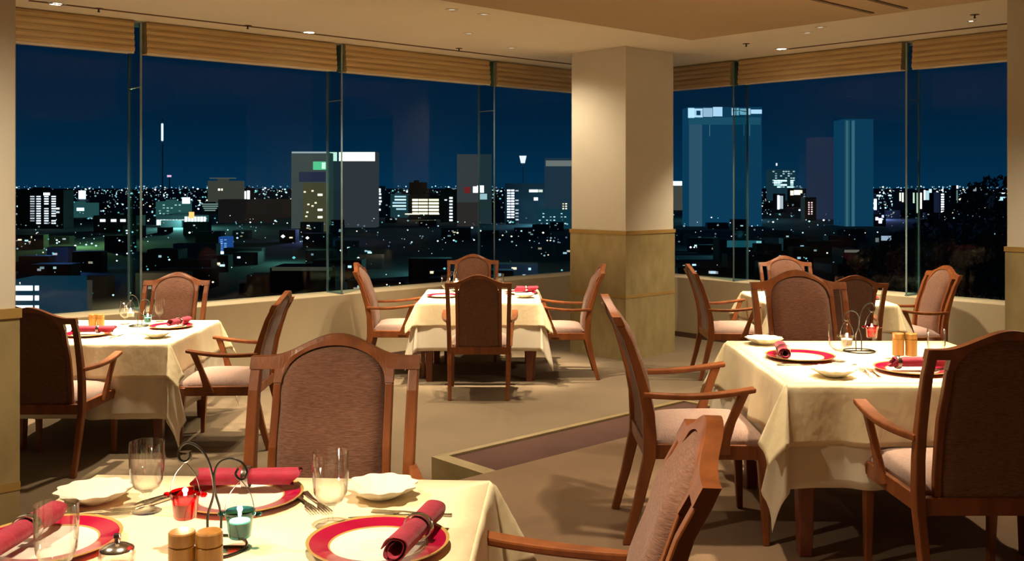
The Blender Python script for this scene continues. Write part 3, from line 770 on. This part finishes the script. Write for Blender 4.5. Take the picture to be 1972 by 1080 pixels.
# ---- left window table
charger(5, -2.84, 6.68, 'red-rimmed plate at the near side of the left window table')
napkin(5, -2.80, 6.68, .0, 'rolled red napkin at the near side of the left window table', .03, .27, .028, 'silver napkin ring on the near napkin of the left window table')
charger(5, -2.41, 7.05, 'red-rimmed plate at the right side of the left window table')
napkin(5, -2.36, 7.07, radians(70), 'rolled red napkin at the right side of the left window table', 0, .2, .028, 'silver napkin ring on the right napkin of the left window table')
shell_dish(5, -2.345, 6.58, 'white scalloped dish at the near right corner of the left window table')
goblet(5, -2.60, 7.36, 'empty wine glass in front of the window-side chair on the left window table')
goblet(5, -2.80, 7.22, 'empty wine glass beside the candle stand on the left window table')
shaker(5, -2.945, 7.0, 'small amber shaker on the left window table, left of the pair')
shaker(5, -2.888, 7.0, 'small amber shaker on the left window table, right of the pair')
stand(5, -2.66, 7.12, radians(12), 'black scroll candle stand on the left window table carrying two bright cups',
      [('A', M['goblet'], 'clear bright candle cup on the left window table, higher one'), ('B', M['tealglass'], 'pale teal candle cup on the left window table, lower one')])
knife(5, -2.62, 6.62, radians(85), 'silver knife between the two plates of the left window table')
fork(5, -2.5, 6.75, radians(5), 'silver fork near the right plate of the left window table')
#CITY
# ================================================================== THE CITY OUTSIDE
ZG = -35.0
def gD(py): return (CAMZ - ZG) * F / (py - HY)      # distance of the ground seen at that height
GL = {}
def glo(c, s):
    s = s * (.62 if s < .6 and max(c) < .6 else .9)  # whole facades and roofs also glow, in place of light falling on them
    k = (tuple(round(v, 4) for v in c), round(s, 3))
    if k not in GL: GL[k] = glow('lit_window_or_wall_%d' % len(GL), c, s)
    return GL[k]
WHT, CYN, TEAL, WRM, YEL, PNK, BLU, GRN, ORG = (.86, .93, 1.0), (.55, .88, 1.0), (.15, .62, .62), (1.0, .82, .55), (1.0, .88, .52), (1.0, .62, .60), (.10, .30, .95), (.15, .85, .40), (1.0, .35, .10)
M['concrete'] = surf('city_concrete', (0.045, 0.055, 0.065), (0.07, 0.08, 0.09), (.05, .05, .05), 0.9)
M['roofdark'] = surf('city_dark', (0.005, 0.006, 0.009), (0.013, 0.015, 0.019), (.05, .05, .05), 0.9)
M['ground'] = surf('city_ground', (0.003, 0.005, 0.007), (0.042, 0.052, 0.055), (.02, .012, .012), 0.95, 0, None, 6)
M['palefront'] = surf('pale_facade', (0.22, 0.25, 0.25), (0.28, 0.31, 0.31), (.05, .05, .05), 0.8)
b = MB(); b.prism([(-9000, 40), (9000, 40), (12000, 14000), (-12000, 14000)], ZG - 1, ZG); struct(b.build('ground', M['ground']))
FOOT = []
def slab(name, label, x0, x1, yt, D, depth, m='concrete', group=None, cat='building', yb_=None, parapet=True):
    p, q = far(x0, yt, D), far(x1, yt, D)
    z0 = ZG if yb_ is None else far(x0, yb_, D).z
    b = MB(); b.box((p.x, D, z0), (q.x, D + depth, p.z))
    if parapet and p.z - z0 > 8:
        w = q.x - p.x; b.box((p.x + w * .25, D + depth * .3, p.z), (p.x + w * .55, D + depth * .7, p.z + (p.z - z0) * .04 + 1))
    o = b.build(name, M[m] if isinstance(m, str) else m); FOOT.append((p.x, q.x, D, D + depth))
    o['D'] = D
    return tag(o, label, cat, group)
def pane(o, x0, x1, y0, y1, c, s, name='lit_window_or_wall', dy=.4):
    D = o['D']; p, q = far(x0, y1, D), far(x1, y0, D)
    b = MB(); b.box((p.x, D - dy, p.z), (q.x, D + .1, q.z)); return b.build(name, glo(c, s), o)
def grid(o, x0, x1, y0, y1, nc, nr, c, s, fx=.6, fy=.55, keep=1.0, rnd=None, dy=.4):
    rnd = rnd or random
    for i in range(nc):
        for j in range(nr):
            if rnd.random() > keep: continue
            a = x0 + (x1 - x0) * (i + .5 - fx / 2) / nc; d = y0 + (y1 - y0) * (j + .5 - fy / 2) / nr
            pane(o, a, a + (x1 - x0) * fx / nc, d, d + (y1 - y0) * fy / nr, c, s * rnd.choice((.5, .8, 1, 1.2)), dy=dy)
R = random.Random(21)
o = slab('apartment_block', 'dark apartment block with columns of lit windows at the far left of the city', 34, 122, 366, 850, 20, 'roofdark')
for x_, k in ((62, .35), (74, 1.2), (89, 1), (103, 1)): grid(o, x_ - 4, x_ + 5, 376, 432, 1, 12, WHT, 1.5 * k, .9, .5, .95, R)
grid(o, 108, 115, 398, 412, 1, 2, WHT, 1.3, .9, .5, 1, R); pane(o, 84, 96, 371, 376, WHT, 2)
o = slab('illuminated_signboard', 'small building carrying a glowing square cyan sign on the left horizon', 148, 172, 384, 1500, 20, 'concrete'); pane(o, 153, 165, 367, 383, CYN, 3, 'sign_face', 3)
o = slab('low_hall', 'low teal-lit hall below the glowing square cyan sign', 126, 170, 391, 1150, 30, glo(TEAL, .09)); pane(o, 131, 141, 401, 405, CYN, 2); pane(o, 148, 162, 400, 406, CYN, 2.2)
o = slab('long_low_building', 'long dark building with three lit strips left of the first window fin', 180, 262, 415, 780, 20, 'roofdark')
for a in (193, 214, 232): pane(o, a, a + 10, 422, 427, WHT, 1.7)
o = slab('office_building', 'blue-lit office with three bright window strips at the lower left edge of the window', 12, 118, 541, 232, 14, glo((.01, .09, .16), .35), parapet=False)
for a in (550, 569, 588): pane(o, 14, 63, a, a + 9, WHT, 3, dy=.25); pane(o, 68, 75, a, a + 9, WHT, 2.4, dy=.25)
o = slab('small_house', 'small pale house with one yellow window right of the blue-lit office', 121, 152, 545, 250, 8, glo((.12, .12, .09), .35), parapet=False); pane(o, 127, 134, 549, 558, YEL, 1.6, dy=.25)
o = slab('shopping_hall', 'brightly lit white shop front with an orange sign, behind the left window table', 300, 402, 414, 930, 30, 'concrete')
for i in range(16): a = 302 + i * 6; pane(o, a, a + 4.6, 423 - (6 if i > 8 else 0), 436, (.80, 1, .95), R.choice((1.2, 2, 3)), 'shop_window')
pane(o, 365, 374, 408, 420, ORG, 1.8, 'shop_sign', 2)
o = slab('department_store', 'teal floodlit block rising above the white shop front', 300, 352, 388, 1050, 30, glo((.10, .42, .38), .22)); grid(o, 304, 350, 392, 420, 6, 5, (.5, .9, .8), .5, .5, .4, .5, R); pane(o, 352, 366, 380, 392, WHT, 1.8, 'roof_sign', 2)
o = slab('parking_deck', 'stepped pale deck of lit levels right of the teal block', 388, 424, 392, 1100, 20, 'concrete'); [pane(o, 388 + 2 * i, 424 - 3 * i, 392 + 4 * i, 394 + 4 * i, (.5, .75, .65), .35) for i in range(4)]
o = slab('hotel_slab', 'dim tan hotel block with a flat roof above the left window table', 400, 459, 348, 1300, 30, glo((.16, .17, .13), .33)); 
pane(o, 420, 424, 363, 367, WRM, 1.8); pane(o, 426, 429, 363, 367, WRM, 1.5); pane(o, 404, 455, 342, 344, (.25, .26, .2), .4, 'roof_edge', 1)
o = slab('long_low_building', 'very long dark roof below the dim tan hotel block', 420, 560, 384, 980, 30, glo((.04, .036, .032), .25), parapet=False)
o = slab('stair_tower', 'pair of bright white light columns right of the dim tan hotel block', 468, 486, 362, 1400, 12, 'roofdark'); pane(o, 470, 474, 368, 383, WHT, 2.2); pane(o, 476, 481, 367, 384, WHT, 2.8)
o = slab('led_tower', 'slim blue glowing tower over the armchair at the window side of the left table', 421, 441, 456, 500, 8, glo((.03, .14, .55), .55), parapet=False)
grid(o, 423, 438, 460, 484, 2, 7, (.25, .5, 1), 1.0, .6, .4, .8, R); pane(o, 420, 442, 484, 489, (.6, .85, 1), 2.5)
o = slab('block_or_reflection', 'window reflection built as a pale grey-green slab with a small green sign left of the bright top band', 561, 634, 294, 855, 24, glo((.20, .26, .24), .28), parapet=False)  # reflection in the window glass, shaped as a glowing block outside
pane(o, 603, 628, 311, 327, GRN, .55, 'sign_reflection', .5); pane(o, 620, 627, 313, 325, (.5, 1, .6), 1.1, 'sign_reflection', .8); pane(o, 562, 633, 292, 295, (.5, .6, .62), .6, 'roof_edge', .5)
pane(o, 576, 627, 331, 350, (.05, .07, .14), .45, 'dark_band', .5)
o2 = slab('tower_reflection', 'window reflection built as a grey tower with a bright cream top band beside the second window fin', 635, 723, 292, 875, 24, glo((.12, .15, .17), .30), parapet=False)  # another window reflection, given the body of a tower
for a, d, s in ((635, 649, 1.3), (653, 722, 2.4)): pane(o2, a, d, 293, 310, (1, .95, .76), s, 'bright_band', .6)
o = slab('office_block', 'mustard-lit office front with a few bright windows, under the green sign reflection', 583, 629, 352, 800, 20, glo((.24, .23, .11), .30), parapet=False)
for y_ in (375, 404, 418, 432): pane(o, 612, 621, y_ - 2, y_ + 2, WRM, 2.4)
for x_, y_ in ((600, 366), (606, 389), (592, 392), (600, 395), (585, 368), (590, 407), (588, 415)): pane(o, x_, x_ + 4, y_, y_ + 3, WRM, 1.1)
o = slab('office_building', 'block of broken white window rows right of the bright top band', 694, 738, 358, 1150, 20, 'concrete')
for y_, a, d in ((363, 702, 733), (367, 710, 733), (372, 707, 734), (379, 698, 708), (379, 718, 734), (385, 698, 706), (386, 718, 735), (391, 718, 733), (396, 722, 730), (402, 727, 733)): pane(o, a, d, y_, y_ + 3.4, WHT, R.choice((1.8, 2.5)))
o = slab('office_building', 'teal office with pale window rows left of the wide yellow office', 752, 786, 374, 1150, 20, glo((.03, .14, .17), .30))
for y_ in (377, 383, 389, 395, 401): pane(o, 755 + R.randint(0, 8), 782, y_, y_ + 3, CYN, R.choice((.7, 1.3)))
o = slab('office_building', 'wide office lit yellow in three bays of five floors above the centre table', 786, 852, 376, 1080, 24, 'roofdark')
for i, (a, d) in enumerate(((794, 805), (806, 824), (826, 845))):
    for y_ in range(5): pane(o, a, d, 383 + 6.4 * y_, 387 + 6.4 * y_, YEL, R.choice((1.4, 2.0)))
pane(o, 780, 808, 411, 413, YEL, 1.5); pane(o, 826, 846, 411, 413, YEL, 1.5)
slab('dark_tower', 'dark square tower rising behind the wide yellow office', 788, 820, 351, 1250, 20, 'roofdark')
o = slab('apartment_block', 'dark block with one lit stair column right of the wide yellow office', 848, 882, 366, 1000, 20, 'roofdark'); grid(o, 865, 872, 378, 427, 1, 8, WHT, 1.5, .9, .55, 1, R); grid(o, 848, 862, 376, 388, 2, 2, WHT, 1, .7, .4, .8, R)
o = slab('block_or_reflection', 'window reflection built as a pale grey slab with two vertical joints left of the third window fin', 880, 946, 297, 960, 20, glo((.16, .19, .21), .28), parapet=False); pane(o, 915.5, 916.3, 298, 360, (.08, .1, .12), .5, 'reflection_joint')  # pale reflection in the glass, modelled as a glowing slab
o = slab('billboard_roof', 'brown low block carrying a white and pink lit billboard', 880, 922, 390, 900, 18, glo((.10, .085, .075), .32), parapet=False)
pane(o, 911, 919, 359, 371, (.75, .92, 1), 2.6, 'billboard'); pane(o, 919, 932, 357, 371, (1, .82, .80), 2.4, 'billboard'); pane(o, 924, 938, 373, 384, (.8, .75, .8), .9, 'billboard'); pane(o, 894, 906, 360, 372, (.45, .05, .05), .4, 'billboard')
o = slab('apartment_block', 'wide dark block with a bright grid of white windows left of the square pillar', 972, 1100, 353, 980, 26, 'roofdark', parapet=False)
grid(o, 976, 991, 364, 426, 2, 12, (.85, .9, 1), 2.0, .85, .6, 1, R); grid(o, 991, 1000, 364, 426, 1, 10, WHT, .6, .7, .4, .8, R); pane(o, 1019, 1036, 365, 370, (.9, 1, .85), 2); pane(o, 1037, 1045, 365, 370, (.9, 1, .85), .7)
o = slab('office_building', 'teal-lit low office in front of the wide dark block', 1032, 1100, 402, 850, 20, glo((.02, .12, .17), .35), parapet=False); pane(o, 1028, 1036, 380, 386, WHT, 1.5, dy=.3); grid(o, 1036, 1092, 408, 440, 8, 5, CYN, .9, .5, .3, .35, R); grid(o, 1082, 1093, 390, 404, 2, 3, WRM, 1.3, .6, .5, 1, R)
o = slab('observation_tower', 'thin tower with a bright funnel-shaped head above the roofs left of the square pillar', 1006.4, 1007.6, 312, 1500, 1, 'palefront', parapet=False)
p = far(1007, 300, 1500); q = far(1007, 314, 1500)
b = MB(); b.loft([[(p.x + r * cos(a), 1500 + r * sin(a), z) for a in [2 * pi * k / 16 for k in range(16)]] for r, z in ((3, q.z), (5.0, p.z - 2), (5.5, p.z))]); b.build('tower_head', glo((.85, .9, 1), .9), o)
o = slab('block_or_reflection', 'dim block with a pale upper band touching the square pillar', 1050, 1102, 304, 900, 20, glo((.03, .07, .11), .55), parapet=False); pane(o, 1051, 1102, 309, 320, (.45, .5, .46), .42, 'pale_band')
o = slab('light_mast', 'slender mast with a glowing white strip right of the first window fin', 311.6, 313.4, 228, 1500, 2, 'palefront', parapet=False); pane(o, 311, 314.4, 238, 271, (.7, .95, 1), 1.6, 'light_strip', 1)
o = slab('light_mast', 'thin dark mast with a pinkish lamp right of the first window fin', 325.4, 326.6, 340, 1600, 2, 'roofdark', parapet=False); pane(o, 322, 330, 337, 341, (.85, .5, .75), .8, 'mast_lamp', 1)
# beyond the windows right of the pillar
o = slab('illuminated_signboard', 'block with a bright white top sign touching the right side of the square pillar', 1290, 1314, 350, 1500, 20, glo((.2, .2, .16), .35), parapet=False); pane(o, 1290, 1313, 349, 357, (.8, 1, .92), 3, 'sign_face', 1)
o = slab('tower_reflection', 'window reflection built as a tall faint tower with a pale blue top band right of the square pillar', 1325, 1467, 206, 900, 30, glo((.004, .045, .095), .80), parapet=False)  # ghost reflection of the glass, set up outside as a glowing tower
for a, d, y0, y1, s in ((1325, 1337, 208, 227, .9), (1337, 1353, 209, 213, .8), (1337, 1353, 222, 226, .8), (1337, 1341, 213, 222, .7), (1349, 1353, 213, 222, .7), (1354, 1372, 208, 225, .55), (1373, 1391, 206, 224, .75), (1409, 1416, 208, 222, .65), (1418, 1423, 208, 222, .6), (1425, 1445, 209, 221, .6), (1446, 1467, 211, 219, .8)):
    pane(o, a, d, y0, y1, (.50, .78, 1), s, 'reflection_band')
pane(o, 1327, 1352, 228, 440, (.03, .09, .14), .8, 'reflection_strip', .2); pane(o, 1326, 1465, 226, 240, (.012, .08, .13), .8, 'reflection_strip', .25)
for x_ in (1366, 1432, 1443): pane(o, x_, x_ + 1.2, 240, 262, (.08, .22, .28), .6, 'reflection_strip', .2)
o = slab('tower_reflection', 'window reflection built as a faint tower with pale vertical strips left of the right window fin', 1626, 1682, 229, 900, 30, glo((.004, .045, .095), .78), parapet=False)  # second ghost reflection on this side, its streaks built as glowing strips
for a, d, s in ((1627, 1636, .8), (1640, 1646, .9), (1630, 1632, 1.2)): pane(o, a, d, 232, 440, (.05, .17, .24), s * .7, 'reflection_strip', .2)
o = slab('block_or_reflection', 'faint plum-coloured block between the two faint tower reflections', 1568, 1622, 264, 1100, 30, glo((.014, .024, .052), .85), parapet=False)
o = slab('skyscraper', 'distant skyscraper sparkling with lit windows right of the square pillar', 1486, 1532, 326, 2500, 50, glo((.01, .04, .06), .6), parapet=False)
grid(o, 1487, 1531, 328, 362, 9, 8, (.6, .9, .95), .6, .7, .5, .5, R, 1); grid(o, 1490, 1528, 346, 362, 6, 4, (.6, 1, 1), 1.5, .9, .7, .7, R, 1.6); pane(o, 1494, 1497, 314, 319, WHT, .8, 'roof_lamp', 1)
def small(name, label, x0, x1, yt, D, wins, m='roofdark'):
    o = slab(name, label, x0, x1, yt, D, 15, m, parapet=False)
    for a, d, y0, y1, c, s in wins: pane(o, a, d, y0, y1, c, s)
    return o
small('stair_tower', 'white lit stair column below the sparkling skyscraper', 1494, 1512, 373, 1350, [(1497, 1501, 376, 403, WHT, 2.2), (1501, 1508, 377, 402, (.6, .7, .75), .6)])
small('office_block', 'cream lit block right of the sparkling skyscraper', 1521, 1546, 363, 1700, [(1522, 1528, 367, 376, WRM, 1.4), (1529, 1541, 366, 375, (1, .9, .75), 2.2), (1541, 1545, 366, 372, WRM, 1)])
o = small('apartment_block', 'dark block with two pinkish window columns behind the far-right table', 1550, 1572, 380, 1050, []); grid(o, 1555, 1566, 388, 414, 2, 6, PNK, 1.3, .5, .55, 1, R)
small('office_building', 'block with an L-shaped row of lights between the faint tower reflections', 1568, 1614, 357, 1400, [(1569, 1592, 358, 361, (.8, .85, .8), .8), (1592, 1612, 364, 366, WHT, 1.5), (1602, 1605, 366, 386, WHT, 2), (1605, 1612, 372, 390, (.4, .5, .5), .5)])
small('shopping_hall', 'teal lit low hall at the foot of the right faint tower reflection', 1622, 1668, 390, 1050, [(1629, 1648, 393, 404, (.55, 1, .95), 1.6), (1650, 1662, 395, 398, (.55, 1, .95), 1.5), (1635, 1646, 412, 424, (.5, .95, .9), .8)])
small('office_building', 'block whose lights form a tall letter-like frame left of the right fin', 1664, 1692, 374, 1150, [(1669, 1672, 378, 402, (.7, 1, .95), 2.2), (1683, 1688, 383, 404, (.75, .95, 1), 2.4), (1672, 1683, 390, 393, (.7, 1, .95), 1.4), (1672, 1683, 399, 402, (.7, 1, .95), 1.4), (1688, 1697, 375, 378, CYN, 1.5)])
small('shopping_hall', 'small hall with violet-white lights left of the right window fin', 1682, 1706, 414, 900, [(1686, 1691, 418, 424, (.75, .75, 1), 2), (1692, 1698, 420, 430, (.7, .72, 1), 2), (1698, 1702, 414, 419, (.6, .6, 1), 1.2)])
small('apartment_block', 'dark block with two yellowish light columns right of the right window fin', 1728, 1746, 368, 1200, [(1732, 1735, 371, 387, (.95, 1, .75), 1.1), (1737, 1740, 371, 389, (.95, 1, .75), 1.1)])
small('apartment_block', 'dark block with three warm light columns right of the right window fin', 1754, 1778, 366, 1150, [(1758, 1761, 371, 391, WRM, 1.5), (1765, 1768, 371, 410, (1, .75, .5), 1.1), (1770, 1775, 371, 402, WRM, 1.9)])
small('office_building', 'pale blue lit block between warm light columns and banded stair column', 1778, 1798, 363, 1200, [(1779, 1782, 366, 385, WHT, 2), (1783, 1789, 367, 385, (.5, .75, .85), .8), (1789, 1794, 364, 371, CYN, 1.3)])
o = small('stair_tower', 'banded white stair column toward the right-hand pillar', 1810, 1828, 370, 1050, [(1815, 1816.5, 359, 370, WHT, .9)]); grid(o, 1812, 1818, 372, 410, 1, 8, WHT, 2.2, .9, .6, 1, R)
small('light_mast', 'thin pale lit mast toward the right-hand pillar', 1841, 1846, 357, 1500, [(1842, 1845, 357, 363, WHT, 1.8), (1841.5, 1844.5, 366, 390, (.3, .5, .45), .4)])
small('office_building', 'dim distant block with sparse lights left of the trees at far right', 1872, 1896, 357, 1700, [(1874, 1880, 360, 368, (.5, .6, .6), .5), (1886, 1895, 361, 368, (.5, .6, .6), .5)])
small('office_building', 'block with cyan strips peeking out at the edge of the right-hand pillar', 1916, 1948, 368, 1000, [(1923, 1940, 371, 373, WHT, 1.3), (1919, 1938, 379, 386, (.5, .8, .9), 1.0)])
small('low_hall', 'blue-lit low roof near the foot of the right window fin', 1694, 1720, 454, 560, [(1697, 1716, 454, 463, (.45, .6, .75), .6), (1686, 1692, 458, 466, (.5, .55, .5), .35)])
small('low_hall', 'dim grey flat roof behind the dark red armchair at far right', 1624, 1656, 480, 420, [(1626, 1654, 481, 486, (.35, .34, .28), .4)])
small('low_hall', 'teal-lit long roof behind the armchair top at the right windows', 1385, 1472, 462, 480, [(1400, 1466, 463, 476, (.02, .13, .17), .6), (1456, 1466, 464, 476, (.3, .75, .8), .9)])
small('low_hall', 'large grey flat roof outside, left of the centre table', 520, 646, 516, 262, [(524, 640, 514, 521, (.16, .17, .11), .30)], 'roofdark')
# many low houses nobody could tell apart
R2 = random.Random(5)
def inwin(px): return 36 < px < 1092 or 1300 < px < 1936
n = 0
while n < 140:
    px = R2.uniform(30, 1940)
    if not inwin(px): continue
    py = 395 + 190 * R2.random() ** 1.5
    if px > 1650 and py > 430 and R2.random() < .8: continue
    D = gD(py); w = R2.uniform(8, 20) * F / D / 2; hgt = R2.uniform(4, 10)
    yt = py - hgt * F / D
    X0, X1 = (px - w - CX) / F * D, (px + w - CX) / F * D
    if any(a < X1 + 1 and c > X0 - 1 and d0 < D + 13 and d1 > D - 1 for a, c, d0, d1 in FOOT): continue
    o = slab('low_house', 'low dark building among the roofs of the night city outside', px - w, px + w, yt, D, R2.uniform(6, 12), 'roofdark', 'dark low city buildings', parapet=False)
    for k in range(R2.choice((0, 1, 1, 2, 3))):
        xx = px + R2.uniform(-.8, .6) * w; yy = yt + (py - yt) * R2.uniform(.15, .6); s_ = max(1.6, 1.1 * F / D)
        pane(o, xx, xx + s_ * R2.uniform(.9, 2), yy, yy + s_ * .8, R2.choice((WHT, CYN, CYN, WRM, (.6, .9, .85))), R2.choice((.25, .5, 1.0)), dy=.3)
    n += 1
# countless lamps of the far streets
mats = [glo(WHT, 2.2), glo(CYN, 1.3), glo(TEAL, .9), glo(WRM, 1.6), glo((.5, .8, .9), .5), glo((.5, .65, .8), .25), glo(PNK, .9)]
mb = MB()
def lamp(px, py, r, mi):
    h_ = R2.uniform(4, 9); D = (CAMZ - ZG - h_) * F / (py - HY) if py > HY + 5 else R2.uniform(4500, 7500)
    p = far(px, py, D); r = r * D / F
    mb.add([(p.x + r, p.y, p.z), (p.x - r, p.y, p.z), (p.x, p.y + r, p.z), (p.x, p.y - r, p.z), (p.x, p.y, p.z + r * .8), (p.x, p.y, p.z - r * .8)],
           [(0, 2, 4), (2, 1, 4), (1, 3, 4), (3, 0, 4), (2, 0, 5), (1, 2, 5), (3, 1, 5), (0, 3, 5)], mi)
for k in range(3300):
    px = R2.uniform(0, 1972)
    py = 358 + abs(R2.gauss(0, 1)) * 27 + (R2.random() < .30) * R2.uniform(0, 150)
    if px > 1650 and py > 425 and R2.random() < .85: continue
    if py > 470 and R2.random() < .55: continue
    lamp(px, py, R2.choice((.8, .8, 1.0, 1.3, 1.7, 2.3 if py < 430 else 2.4)), R2.choice((0, 1, 1, 1, 2, 2, 3, 4, 4, 4, 5, 5, 5, 5)))
for px, py, r, mi in [(545, 455, 7, 0), (592, 458, 6, 0), (566, 496, 6, 2), (530, 425, 4, 1), (503, 428, 3, 2), (482, 428, 3, 0), (657, 482, 5, 0), (690, 497, 5, 0), (250, 564, 4.5, 3), (305, 562, 4, 3), (238, 584, 3, 3), (218, 568, 4, 1), (410, 543, 4, 3), (856, 517, 5, 2), (843, 464, 3, 0), (745, 548, 3, 3), (752, 547, 3, 3), (770, 545, 3, 3), (92, 536, 4, 1), (225, 490, 3, 0), (245, 488, 3, 0), (225, 502, 3, 0), (166, 471, 4, 1), (145, 473, 4, 0), (185, 473, 4, 1), (230, 463, 4, 1), (112, 477, 3, 0), (326, 500, 4, 1), (365, 448, 4, 0), (1593, 487, 3, 0), (1546, 448, 3, 1), (1838, 501, 3, 0), (1690, 447, 3, 1), (1714, 475, 2.5, 6), (1693, 474, 2, 3), (1855, 455, 3, 4), (1895, 462, 3, 4), (1330, 476, 4, 0), (1337, 476, 3, 0), (985, 455, 3.5, 3), (968, 453, 3, 3), (1046, 448, 4, 3), (1054, 463, 3, 3), (1060, 463, 3, 3), (913, 462, 3, 0), (923, 462, 2.5, 0), (793, 466, 3, 1)]:
    lamp(px, py, r * .62, mi)
tag(mb.build('street_lamp_sparkle', mats), 'sparkling spread of countless far street lamps and windows across the night city', 'city lights', None, 'stuff')
# coloured street glow falling on roofs and ground
for px, py, c, e_ in [(350, 436, (.3, 1, .85), 150), (165, 470, (.4, 1, .35), 34), (235, 462, (.4, 1, .4), 24), (130, 515, (.1, .35, 1), 12), (550, 500, (.3, 1, .75), 14), (600, 460, (.3, .4, 1), 14), (1060, 430, (.2, .7, 1), 160), (1400, 420, (.2, .8, 1), 120), (860, 520, (.3, 1, .9), 30), (1690, 420, (.3, .4, 1), 90), (1030, 540, (.2, .6, 1), 10), (1420, 480, (.2, .8, 1), 25), (255, 575, (1, .7, .3), 14)]:
    D = gD(py) * .97; l = bpy.data.lights.new('street_glow', 'POINT'); l.energy = e_ * 800; l.color = c; l.shadow_soft_size = 2
    o = bpy.data.objects.new('street_glow', l); COL.objects.link(o); o.location = far(px, py, D) + Vector((0, -6, 9))
# wooded rise outside the right windows
M['leaf'] = surf('dark_leaves', (0.012, 0.018, 0.010), (0.035, 0.045, 0.022), (2, 2, 2), 0.8)
M['bark'] = surf('dark_bark', (0.02, 0.015, 0.01), (0.035, 0.028, 0.02), (2, 2, 8), 0.9)
b = MB(); vs, fs = [], []
for i in range(25):
    for j in range(17):
        u_, v_ = i / 24, j / 16; vs.append((22 + 90 * u_, 62 + 120 * v_, ZG + 22 * sin(pi * min(1, u_ * 1.0) ** .8 if u_ < 1 else 0) * sin(pi * v_) + .4 * sin(i * 3.1 + j * 1.7)))
for i in range(24):
    for j in range(16): q = i * 17 + j; fs.append((q, q + 17, q + 18, q + 1))
b.add(vs, fs); struct(b.build('ground_rise', M['ground'], None, 'all'))
def tree(label, px, py_top, D, hgt, rad, seed):
    p = far(px, py_top, D); rnd = random.Random(seed)
    t = thing('tree', label, 'tree', (p.x, D, p.z - hgt), 0, 'dark trees outside')
    b = MB(); b.tube([(0, 0, -10), (.1, 0, hgt * .3), (-.1, .1, hgt * .6), (0, 0, hgt * .85)], [.5, .4, .28, .1], 8); b.build('trunk', M['bark'], t)
    b = MB()
    for k in range(900):
        a = rnd.uniform(0, 2 * pi); zz = rnd.uniform(.25, 1); rr = rad * sqrt(max(0.02, 1 - ((zz - .6) / .42) ** 2)) * rnd.uniform(.45, 1) * (1 + .2 * sin(3 * a + seed))
        c = Vector((rr * cos(a), rr * sin(a), zz * hgt)); n_ = Vector((rnd.gauss(0, 1), rnd.gauss(0, 1), rnd.gauss(0, 1))).normalized(); s1 = n_.orthogonal().normalized() * rnd.uniform(.25, .6); s2 = n_.cross(s1) * .7
        b.add([c - s1, c - s2 * .5, c + s1, c + s2 * .5], [(0, 1, 2, 3)])
    b.build('foliage', M['leaf'], t)
for a in [('dark leafy tree outside, touching the right-hand pillar edge', 1925, 338, 95, 17, 4.6, 1), ('dark tree outside left of the tallest one, by the right-hand pillar', 1862, 395, 100, 13, 4.5, 2),
          ('low dark tree outside behind the right armchair by the window', 1800, 425, 105, 12, 4.8, 3), ('low dark tree outside right of the right window fin', 1752, 448, 100, 11, 4.2, 4), ('low dark tree outside left of the right window fin', 1700, 476, 92, 9, 3.6, 5)]: tree(*a)
